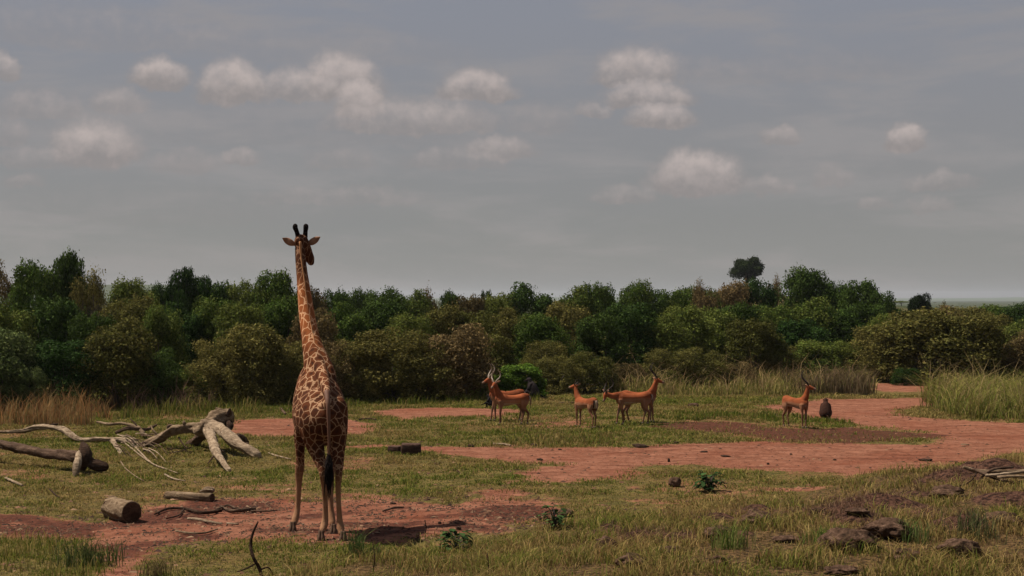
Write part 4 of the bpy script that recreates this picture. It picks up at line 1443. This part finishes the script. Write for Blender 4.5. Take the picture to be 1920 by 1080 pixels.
wood('fallen_tree', 'dark fallen log with a knotty stump end at the far left edge', 'fallen tree', [
    ('trunk', [(-60, 822, 36.2, 9), (0, 833, 35.5, 9), (40, 842, 34.9, 9), (90, 850, 34.3, 8.5), (140, 856, 33.8, 9), (158, 856, 33.6, 10)], WOOD['bark']),
    ('knot', [(156, 836, 33.8, 8), (160, 848, 33.6, 14), (158, 862, 33.5, 13), (156, 876, 33.6, 8)], WOOD['dark'], 0),
    ('limb', [(148, 850, 33.5, 6), (146, 866, 33.1, 6.5), (143, 882, 32.9, 6), (141, 896, 32.8, 4)], WOOD['pale'], 0),
    ('limb', [(165, 862, 33.6, 9), (180, 872, 33.5, 9), (197, 876, 33.5, 8)], WOOD['dark'], 0)], WOOD['bark'], base=G(90, 868))
wood('dead_branch', 'long bleached curving branch lying left of the fallen trunk', 'branch', [
    ('branch', [(-10, 810, 41.5, 2), (40, 808, 41.5, 4), (70, 801, 41.3, 4.5), (100, 801, 41, 5), (122, 808, 40.8, 5.5), (148, 824, 40.4, 5), (190, 824, 40.2, 5), (225, 826, 40, 5), (252, 829, 39.8, 3.5)], WOOD['pale']),
    ('limb', [(85, 803, 41.2, 3), (98, 797, 41.1, 3), (107, 795, 41.1, 2)], WOOD['dark'], 0),
    ('limb', [(211, 825, 40, 4.5), (218, 838, 38.8, 4.5), (225, 850, 37.8, 4), (225, 860, 37.2, 2)], WOOD['pale'], 0)], WOOD['pale'], base=G(150, 832))
wood('dead_branch', 'forked dark branch behind the end of the bleached branch', 'branch', [
    ('branch', [(182, 791, 42.5, 2), (205, 795, 42.3, 2.5), (232, 794, 42.2, 2.5), (258, 802, 42, 3.5), (268, 812, 41.5, 4)], WOOD['grey']),
    ('limb', [(218, 811, 41.8, 2.5), (240, 803, 41.8, 3.5), (266, 806, 41.8, 3.5), (280, 804, 42, 3), (293, 797, 42.2, 2)], WOOD['bark'], 0),
    ('limb', [(244, 785, 42.3, 1), (252, 793, 42.1, 1.5), (258, 800, 42, 1.5)], WOOD['dark'], 0)], WOOD['grey'], base=G(255, 815))
for lab, rows, m_ in (
        ('longest pale thin stick running from the bleached branch down to the lawn', [(245, 832, None, 1.6), (262, 850, None, 1.5), (285, 872, None, 1.5), (310, 882, None, 1.3), (333, 890, None, 1.0)], 'pale'),
        ('pale bent twig beside the longest thin stick on the lawn', [(232, 832, None, 1.4), (250, 846, None, 1.3), (270, 862, None, 1.2), (292, 876, None, 1.0)], 'pale'),
        ('thin pale curved twig just left of the forked sticks on the grass', [(226, 868, None, 1.2), (236, 882, None, 1.2), (254, 896, None, 1.1), (270, 905, None, .9)], 'grey'),
        ('short white twig above the small log on the grass', [(309, 893, None, 1.8), (325, 901, None, 1.8), (347, 905, None, 1.2)], 'pale'),
        ('pale stick lying alone on the grass near the left edge', [(10, 900, None, 2.2), (24, 906, None, 2.5), (42, 914, None, 2.2)], 'pale'),
        ('slim dark twig on the lawn above the barrel-shaped log', [(93, 920, None, 1.2), (105, 932, None, 1.3), (112, 936, None, 1)], 'dark'),
        ('thin stick lying on grass right of the fallen trunk', [(503, 852, None, 1.3), (520, 858, None, 1.6), (545, 864, None, 1.3)], 'pale'),
        ('small broken stick leaning left of the bare dirt strip behind giraffe', [(526, 768, None, 2), (535, 779, None, 2.5)], 'bark'),
        ('short dark stick on red dirt right of the giraffe', [(718, 962, None, 1.8), (740, 956, None, 2), (757, 955, None, 1.6)], 'bark'),
        ('pale flat stick on the near edge of the lawn by the track', [(925, 835, None, 1.6), (945, 836, None, 2), (958, 838, None, 1.4)], 'pale'),
        ('straight dark stick lying on grass left of the short-horned impala', [(1048, 757, None, 1.0), (1065, 757, None, 1.4), (1076, 757, None, 1.2)], 'bark'),
        ('dark stick on worn grass behind the giraffe rump', [(674, 789, None, 1.6), (690, 788, None, 1.8), (705, 789, None, 1.3)], 'dark')):
    wood('stick', lab, 'stick', [('stick', rows, WOOD[m_])], WOOD[m_])
# litter of branches on the dirt left of the giraffe's feet
wood('dead_branch', 'long thin dark branch on the dirt left of the giraffe feet', 'branch', [
    ('branch', [(290, 968, None, 1.8), (315, 958, None, 2.3), (345, 958, None, 2.6), (380, 966, None, 3), (415, 962, None, 3)], WOOD['dark']),
    ('twig', [(345, 958, None, 1.6), (335, 970, None, 1.5), (312, 976, None, 1.2)], WOOD['dark'], 0),
    ('twig', [(400, 963, None, 2.2), (425, 952, None, 2), (445, 958, None, 2.6)], WOOD['bark'], 0)], WOOD['dark'])
wood('dead_branch', 'gnarled brown branch lying just left of the giraffe foreleg', 'branch', [
    ('branch', [(413, 952, None, 1.5), (432, 962, None, 3), (452, 962, None, 4), (478, 958, None, 2.5)], WOOD['bark']),
    ('twig', [(470, 962, None, 1.6), (500, 962, None, 1.5), (520, 960, None, 1.2)], WOOD['bark'], 0)], WOOD['bark'])
wood('dead_branch', 'white peeled branch on the dirt below the dark branch', 'branch', [
    ('branch', [(352, 977, None, 2.5), (372, 979, None, 3), (395, 983, None, 2.5), (416, 986, None, 1.8)], WOOD['pale']),
    ('twig', [(425, 985, None, 1.6), (447, 987, None, 1.8)], WOOD['pale'], 0)], WOOD['pale'])
wood('stick', 'scattered grey stick nearest the bottom of the wood litter', 'stick', [('stick', [(330, 1000, None, 2), (355, 1004, None, 2.2), (385, 1003, None, 1.6), (408, 996, None, 1.4)], WOOD['grey'])], WOOD['grey'])
wood('bare_sapling', 'thin bare dark sapling rising at the bottom left of the giraffe', 'sapling', [
    ('stem', [(495, 1100, 20.6, 3), (487, 1068, 20.7, 3.4), (475, 1045, 20.7, 3.2), (470, 1022, 20.8, 2.8), (474, 1000, 20.8, 2.4), (484, 978, 20.8, 1.6)], WOOD['dark']),
    ('twig', [(480, 1056, 20.7, 1.8), (462, 1066, 20.6, 1.6), (445, 1072, 20.5, 1.2)], WOOD['dark'], 0),
    ('twig', [(488, 1068, 20.7, 1.8), (503, 1064, 20.7, 1.6), (512, 1078, 20.7, 1.2)], WOOD['dark'], 0)], WOOD['dark'])


# sawn logs
def sawn(name, label, a, b, ra, matb, seed=0, groupn=None):
    a, b = Vector(a), Vector(b)
    org = (a + b) / 2
    org.z = float(H(org.x, org.y))
    root = empty(name, org)
    ax = (b - a).normalized()
    g = Geo()
    ts = np.linspace(0, 1, 9)
    rg = np.random.default_rng(seed)
    g.tube([(*(a - org).lerp(b - org, t_), ra * (1 + .02 * rg.normal())) for t_ in ts], 40, 4, round_caps=False, grain=.14, seed=seed)
    g.obj('bark', matb, root)
    for e, s in ((a, -1), (b, 1)):
        gg = Geo()
        p = e - org + ax * s * .004
        gg.tube([(*(p - ax * s * .03), ra * .93), (*p, ra * .92), (*(p + ax * s * .006), ra * .86)], 26, 1, round_caps=False, bump=.02)
        gg.obj('cut_end', WOOD['end'], root, False)
    tag(root, label, 'log')
    return root


p1 = G(247, 980)
p0 = Vector((p1.x - .50, p1.y + .52, 0))
for p_ in (p0, p1):
    p_.z = float(H(p_.x, p_.y)) + .185
sawn('sawn_log', 'short fat sawn log like a barrel on the dirt edge', p0, p1, .195, WOOD['grey'], 3)
p1 = G(398, 940)
p0 = G(312, 935)
p1.z += .07
p0.z += .06
sawn('sawn_log', 'slim pale log with a stub above the wood litter', p0, p1, .085, WOOD['grey'], 5)
wood('stub_branch', 'short stub of wood resting on the slim pale log', 'branch', [('stub_branch', [(378, 922, 28.9, 4), (388, 919, 28.9, 5.5), (398, 919, 28.9, 5)], WOOD['pale'])], WOOD['pale'])


# chunky blocks, rocks and clods: noisy convex lumps
def lump(name, label, cat, px, py, wpx, hpx, mat, seed, group=None, depth=1.0, boxy=0.0, sink=.12, rough=.25, top=None):
    p = G(px, py)
    wd_ = wpx / FPX * p.y
    ht = hpx / FPX * p.y
    bm = bmesh.new()
    bmesh.ops.create_icosphere(bm, subdivisions=4, radius=1)
    rg = np.random.default_rng(seed)
    o3 = rg.random(3) * 50
    for v in bm.verts:
        q = v.co.copy()
        if boxy:
            mx = max(abs(q.x), abs(q.y), abs(q.z))
            q = q.lerp(q / mx, boxy)
        n = float(fbm(np.array([q.x * 1.6 + o3[0] + q.z]), np.array([q.y * 1.6 + q.z * 1.3 + o3[1]]), 4)[0]) - .5
        n2_ = float(fbm(np.array([q.x * 5 + o3[1] + q.z * 3]), np.array([q.y * 5 + q.z * 4 + o3[2]]), 2)[0]) - .5
        q *= 1 + n * rough * 2 + n2_ * rough * .7
        v.co = Vector((q.x * wd_ * .5, q.y * wd_ * .5 * depth, (q.z + 1 - sink * 2) * ht * .5))
    me = bpy.data.meshes.new(name)
    bm.to_mesh(me)
    bm.free()
    me.shade_smooth()
    o = link(name, me, mat)
    o.location = p
    o.rotation_euler = (0, 0, rg.random() * .6 - .3)
    tag(o, label, cat, group)
    return o


lump('wood_block', 'larger dark squared block of wood on the grass right of giraffe', 'block', 771, 852, 38, 22, WOOD['block'], 3, None, .9, .85, .05, .06)
lump('wood_block', 'smaller dark block against the left side of the larger block', 'block', 741, 850, 24, 15, WOOD['block'], 4, None, .9, .8, .05, .07)
lump('stone', 'small dark stone on the lawn between middle and lone impalas', 'stone', 1300, 763, 20, 8, ROCK, 11, None, 1, .2)
lump('stone', 'dark pointed stone on green grass left of the leafy rosette plant', 'stone', 1265, 912, 24, 20, ROCK, 12, None, 1, .3)
lump('stone', 'brown stone in grass right of the young sapling', 'stone', 1062, 968, 26, 14, ROCK, 13, None, 1, .2)
CL = [(1140, 1035, 44, 34, 'dark earth clod sticking up left of the red mounds'), (1185, 1062, 60, 30, 'low brown clod beside the bottom edge right of centre'), (1262, 1040, 46, 20, 'dark rounded clod right of the low brown clod'),
      (1345, 1008, 56, 26, 'brown grassy clod left of the bright tuft on the bank'), (1418, 985, 60, 34, 'reddish clod topmost on the left of the rocky bank'), (1530, 962, 24, 12, 'small black clod highest on the bank'),
      (1608, 962, 44, 12, 'flat dark clod beside the small black one high on the bank'), (1590, 1030, 110, 50, 'largest dark ragged mound in the middle of the bank'), (1668, 1000, 90, 32, 'broad reddish mound behind the largest ragged mound'),
      (1700, 1050, 70, 26, 'reddish clod low on the bank under the broad mound'), (1800, 1045, 90, 40, 'dark clod with dry grass near the lower right corner'), (1775, 932, 70, 26, 'dark earth bank edge below the branch pile'),
      (1345, 1060, 30, 22, 'upright dark clod near the bottom edge of the bank'), (1730, 975, 50, 14, 'small brown clod between broad mound and branch pile'), (1880, 985, 80, 30, 'brown mound at the right edge below the branch pile'),
      (1480, 1015, 60, 14, 'flat brown clod left of the largest ragged mound'), (1575, 1075, 60, 18, 'clod cut by the bottom edge below the largest mound')]
for i, (px, py, w_, h_, lab) in enumerate(CL):
    lump('earth_clod', lab, 'clod', px, py, w_ * .95, h_ * 1.1, ROCK, 40 + i, 'clods and mounds of brown earth on the bank', .9, .05, .26, .42)
DG = [(1200, 838, 26, 6, 'flat dark dung heap at the far edge of the track'), (1268, 831, 10, 4, 'small dark clod on track edge right of the dung heap'), (1254, 866, 5, 8, 'tiny upright dark clump in the middle of the track'),
      (882, 838, 12, 5, 'dark lump where the lawn meets the track right of the blocks'), (1050, 844, 6, 3, 'tiny black pebble on the left part of the track'), (1012, 863, 12, 4, 'dark pebble by the grass tongue in the track'),
      (1483, 853, 5, 4, 'small black pebble in the centre of the track'), (1440, 871, 5, 4, 'small black pebble near the lower track edge'), (1735, 864, 22, 5, 'dark clump on the right part of the track'),
      (1320, 848, 14, 3, 'flat dark crumb left of the track centre'), (1565, 863, 6, 3, 'black crumb right of the track centre'), (1360, 856, 16, 3, 'long dark crumb in the centre of the track'),
      (737, 945, 10, 4, 'small dark clod on grass right of the giraffe'), (860, 993, 9, 7, 'dark pebble beside the flowering rosette'), (824, 982, 6, 5, 'pebble on red dirt left of the rosette'),
      (568, 985, 5, 4, 'pale pebble between the giraffe legs'), (1000, 835, 12, 4, 'dark lump behind the left part of the track')]
for i, (px, py, w_, h_, lab) in enumerate(DG):
    lump('pebble' if w_ < 13 else 'dung_heap', lab, 'pebble' if w_ < 13 else 'dung', px, py, w_, h_, WOOD['pale'] if 'pale' in lab else WOOD['dark'], 70 + i, 'lumps and pebbles lying on the dirt', 1.3, .1, .15, .4)
# crumbs too many to count
rg = np.random.default_rng(77)
n = 26000
yy = 20 + 30 * rg.random(n) ** 1.3
xx = (rg.random(n) * 2 - 1) * .36 * yy
dd, dk2, bk2, ba2 = zones(xx, yy)
kp = (rg.random(n) < .12 + .5 * ss(fbm(xx * .8, yy * .8, 3), .5, .65)) & (bk2 < .5)
xx, yy = xx[kp], yy[kp]
n = len(xx)
s_ = (.009 + .034 * rg.random(n) ** 4)
base_ = np.array([[-1, -1, -.2], [1, -1, -.2], [1, 1, -.2], [-1, 1, -.2], [0, 0, .9]], float)
V = np.stack([xx, yy, H(xx, yy)], -1)[:, None, :] + (base_[None] + rg.normal(size=(n, 5, 3)) * .35) * s_[:, None, None] * np.array([1.5, 1, .8])
F = (np.arange(n)[:, None, None] * 5 + np.array([[0, 1, 4], [1, 2, 4], [2, 3, 4], [3, 0, 4]])[None]).reshape(-1)
cc_ = pal(rg, n, [(.04, .02, .014), (.08, .04, .022), (.16, .08, .048), (.24, .15, .09)], [.45, .3, .19, .06])
me = np_mesh('soil_crumbs', V.reshape(-1, 3), F, 3, np.repeat(cc_, 5, axis=0))
cr = link('soil_crumbs', me, attr_mat('crumbs', .9, 0, .1))
tag(cr, 'crumbs, chips and small stones strewn over dirt and lawn', 'debris', None, 'stuff')

# chips and twig litter on the trampled earth
rg = np.random.default_rng(91)
n = 9000
xx = -9 + 12 * rg.random(n)
yy = 23 + 6.5 * rg.random(n)
inn = (sdist((xx, yy), FORE) > -.4) & (rg.random(n) < .15 + 1.1 * ss(fbm(xx * 1.3 + 8, yy * 1.3, 3), .42, .62))
xx, yy = xx[inn], yy[inn]
n = len(xx)
ln = .02 + .09 * rg.random(n) ** 2.5
a_ = rg.random(n) * math.pi
dx, dy = np.cos(a_) * ln, np.sin(a_) * ln
wx_, wy_ = -np.sin(a_) * (.006 + .008 * rg.random(n)), np.cos(a_) * (.006 + .008 * rg.random(n))
zz_ = H(xx, yy)
V = np.stack([np.stack([xx - dx - wx_, yy - dy - wy_, zz_ - .01], -1), np.stack([xx + dx - wx_, yy + dy - wy_, zz_ - .01], -1), np.stack([xx + dx + wx_, yy + dy + wy_, zz_ - .01], -1),
              np.stack([xx - dx + wx_, yy - dy + wy_, zz_ - .01], -1), np.stack([xx + dx * .2, yy + dy * .2, zz_ + .012 + .02 * rg.random(n)], -1)], 1)
F = (np.arange(n)[:, None, None] * 5 + np.array([[0, 1, 4], [1, 2, 4], [2, 3, 4], [3, 0, 4]])[None]).reshape(-1)
cc_ = pal(rg, n, [(.025, .014, .010), (.06, .03, .018), (.11, .06, .035), (.20, .13, .08)], [.45, .3, .2, .05])
me = np_mesh('wood_litter', V.reshape(-1, 3), F, 3, np.repeat(cc_, 5, axis=0))
wl = link('wood_litter', me, bpy.data.materials['crumbs'])
tag(wl, 'dark twig and bark litter strewn on the red dirt around the giraffe', 'litter', None, 'stuff')

# brushwood under the long limb of the fallen trunk
rg = np.random.default_rng(17)
pt = []
for i in range(22):
    x0, y0 = 268 + 85 * rg.random(), 842 + 16 * rg.random()
    L_ = 8 + 20 * rg.random()
    an = rg.normal() * .5
    pt.append(('twig', [(x0, y0, 38.0, .9), (x0 + L_ * .5, y0 - 3 * rg.random() - 2, 37.7, .8), (x0 + L_, y0 + L_ * an * .5, 37.4, .5)], WOOD['dark'] if rg.random() < .75 else WOOD['grey']) + ((0,) if i else ()))
pt = [t_ if len(t_) == 4 or i == 0 else t_ for i, t_ in enumerate(pt)]
wood('brushwood', 'low heap of dark brushwood under the long limb of the fallen trunk', 'brushwood', [(a, r, m) for (a, r, m, *_) in pt], WOOD['dark'], base=G(310, 850))

# tangle of thin dead twigs between the bleached branch and the trunk
rg = np.random.default_rng(23)
pt = []
for i in range(20):
    x0, y0 = 215 + 75 * rg.random(), 812 + 30 * rg.random()
    L_ = 12 + 34 * rg.random()
    an = .9 * rg.random() - .15
    q0, q1 = G(x0, y0 + 10).y, G(x0 + L_, y0 + 10 + L_ * an * .9 + 2).y
    pt.append(('twig', [(x0, y0, q0, 1.2), (x0 + L_ * .5, y0 + L_ * an * .5 - 2, (q0 + q1) / 2, .9), (x0 + L_, y0 + 8 + L_ * an * .9, q1, .5)], WOOD['pale'] if rg.random() < .5 else WOOD['bark']))
wood('dead_twigs', 'tangle of thin pale and brown twigs between bleached branch and fallen trunk', 'twigs', pt, WOOD['bark'], base=G(250, 840))
DP = G(1860, 912).y
# branch pile at the right edge
wood('branch_pile', 'tangle of grey dead branches on the bank at the right edge', 'branch pile', [
    ('branch', [(1808, 876, DP + 0.6, 3), (1835, 884, DP + 0.6, 4), (1880, 884, DP + 0.5, 4), (1930, 884, DP + 0.4, 4)], WOOD['grey']),
    ('branch', [(1850, 892, DP + 0.0, 3), (1885, 889, DP + 0.0, 3.5), (1930, 882, DP + 0.0, 3)], WOOD['pale'], 0),
    ('branch', [(1825, 880, DP + 0.3, 2.5), (1850, 890, DP + 0.1, 3), (1870, 898, DP + 0.0, 3), (1900, 905, DP - 0.2, 2.5)], WOOD['bark'], 0),
    ('branch', [(1840, 895, DP + 0.2, 2), (1862, 880, DP + 0.2, 2.5), (1900, 876, DP + 0.3, 2)], WOOD['bark'], 0),
    ('branch', [(1870, 895, DP - 0.1, 3), (1905, 893, DP - 0.2, 3), (1940, 896, DP - 0.2, 3)], WOOD['grey'], 0),
    ('branch', [(1830, 890, DP + 0.1, 1.5), (1815, 905, DP - 0.1, 1.5), (1795, 912, DP - 0.2, 1)], WOOD['dark'], 0)], WOOD['grey'], base=G(1860, 900))
wood('dead_branch', 'pale leaning branch at the lower right corner', 'branch', [
    ('branch', [(1885, 1085, 21.5, 3), (1900, 1050, 21.7, 4), (1918, 1025, 21.9, 3.5), (1940, 1010, 22, 3)], WOOD['pale']),
    ('twig', [(1900, 1050, 21.7, 2), (1888, 1036, 21.8, 1.6), (1868, 1046, 21.7, 1.2)], WOOD['grey'], 0)], WOOD['pale'])
wood('dead_branch', 'arched thin dry branch over the largest ragged mound', 'branch', [
    ('branch', [(1500, 1030, 25.2, 1.2), (1540, 1008, 25.6, 1.6), (1590, 990, 26, 1.6), (1640, 986, 26.2, 1.3), (1685, 1000, 26, 1.1), (1715, 1020, 25.6, 1)], WOOD['grey']),
    ('twig', [(1590, 990, 26, 1.2), (1610, 1000, 25.7, 1), (1622, 1022, 25.2, .8)], WOOD['grey'], 0)], WOOD['grey'])
wood('stick', 'upright pale stick at bottom edge right of centre', 'stick', [('stick', [(1368, 1085, 22, 2.2), (1360, 1062, 22.1, 2.4), (1350, 1045, 22.2, 2)], WOOD['pale'])], WOOD['pale'])
for i, (px, py, top, lab) in enumerate(((700, 1068, 1020, 'thin dark upright stem in front of the giraffe shadow'), (914, 1085, 1036, 'dark upright stem at the bottom edge in the middle'), (797, 1000, 975, 'short bare stem on red dirt right of the giraffe'),
                                        (1422, 1062, 1040, 'forked dark twig standing on the bank'))):
    b_ = G(px, py)
    wood('dry_stem', lab, 'stem', [('dry_stem', [(px, py, b_.y, 1.1), (px + 2, (py + top) / 2, b_.y, 1), (px - 1, top, b_.y, .7)], WOOD['dark'])], WOOD['dark'], base=b_)


# ================================================================== BROAD-LEAVED PLANTS
def plant(name, label, px, py, hpx, wpx, nleaf, lsz, seed, upright=.5, cat='plant', tiers=3):
    rg = np.random.default_rng(seed)
    p = G(px, py)
    k = p.y / FPX
    h, w_ = hpx * k, wpx * k * .5
    root = empty(name, p)
    tag(root, label, cat)
    g = Geo()
    lf = Geo()
    for i in range(nleaf):
        a = rg.random() * 6.283
        t = ((i % tiers) + rg.random()) / tiers
        zt = h * (.15 + .8 * t)
        rr = w_ * (1.05 - .6 * t * upright) * (.55 + .5 * rg.random())
        e = np.array([rr * math.cos(a), rr * math.sin(a), zt])
        m_ = np.array([e[0] * .4, e[1] * .4, zt * .75])
        if i % 2 == 0:
            g.tube([(0, 0, -.01, .010), (*m_, .006), (*e, .003)], 5, 3, round_caps=False)
        # a leaf: bent pointed oval blade with a fold
        out = np.array([math.cos(a), math.sin(a), rg.normal() * .35 - .1])
        out /= np.linalg.norm(out)
        sd = np.cross(out, (0, 0, 1))
        sd /= np.linalg.norm(sd)
        up = np.cross(sd, out)
        s = lsz * (.6 + .7 * rg.random())
        b0 = len(lf.V)
        prof = [(0, .0, 0), (.22, .30, .05), (.5, .40, .06), (.8, .24, -.02), (1, 0, -.12)]
        for (u, wv_, zz_) in prof:
            c_ = e + out * s * (u - .2) + up * s * zz_
            lf.V += [c_ - sd * s * wv_ + up * s * .08, c_, c_ + sd * s * wv_ + up * s * .08]
        for r_ in range(4):
            for c2 in range(2):
                q = b0 + r_ * 3 + c2
                lf.F.append((q, q + 1, q + 4, q + 3))
    g.obj('stem', WOOD['twig'], root)
    cl = np.repeat(rg.random((nleaf, 3)), 15, axis=0)
    lf.obj('leaves', PLEAF, root, True, cl)
    return root


plant('leafy_plant', 'dark leafy plant on the green grass right of the pointed stone', 1330, 922, 38, 48, 90, .13, 1)
plant('young_sapling', 'young sapling with broad dark leaves at the edge of the red dirt', 1040, 991, 44, 34, 46, .12, 2, .1, 'sapling')
plant('leafy_plant', 'low rosette plant with pale broad leaves right of the giraffe shadow', 856, 1033, 40, 56, 50, .13, 3)
plant('leafy_plant', 'tiny plant with two leaves left of the young sapling', 1012, 975, 14, 10, 8, .07, 4)


def tussock(label, px, py, hpx, rad, n, cols, seed, name='grass_tuft'):
    rg = np.random.default_rng(seed)
    p = G(px, py)
    k = p.y / FPX
    x = p.x + rg.normal(size=n) * rad
    y = p.y + rg.normal(size=n) * rad
    P = np.stack([x, y, H(x, y)], -1)
    P0 = P - np.array(p)
    hh = hpx * k * (.45 + .6 * rg.random(n))
    o = blades(name, P0, hh, np.full(n, .012), .15 + .35 * rg.random(n), pal(rg, n, cols), seed, label, 'tuft')
    del o['kind']
    o.location = p
    return o


TG = [(.045, .085, .022), (.08, .11, .03), (.10, .12, .04)]
tussock('dark green upright grass tuft beside the giraffe hind hooves', 668, 1042, 66, .07, 110, TG, 1)
tussock('small low green tuft right of the upright one', 698, 1045, 30, .09, 70, TG, 2)
tussock('bright green tuft among the clods left of the largest mound', 1550, 1018, 40, .14, 130, [(.10, .17, .03), (.14, .18, .045)], 3)
tussock('bright yellow-green tuft on the left part of the bank', 1368, 1030, 62, .13, 120, [(.12, .17, .035), (.18, .18, .06)], 4)
tussock('green tuft right of the broad reddish mound', 1712, 1012, 48, .14, 120, [(.09, .15, .035), (.16, .17, .06)], 5)
tussock('tall dark tuft standing on the right part of the bank', 1828, 1010, 70, .16, 120, [(.06, .08, .03), (.12, .12, .05)], 6)
tussock('brownish grass tuft near the bottom edge left of the giraffe', 297, 1082, 44, .12, 120, [(.10, .07, .035), (.15, .12, .05)], 7)
tussock('dark green tuft in the lower left corner grass', 165, 1060, 60, .22, 260, [(.05, .07, .022), (.09, .10, .035)], 8)
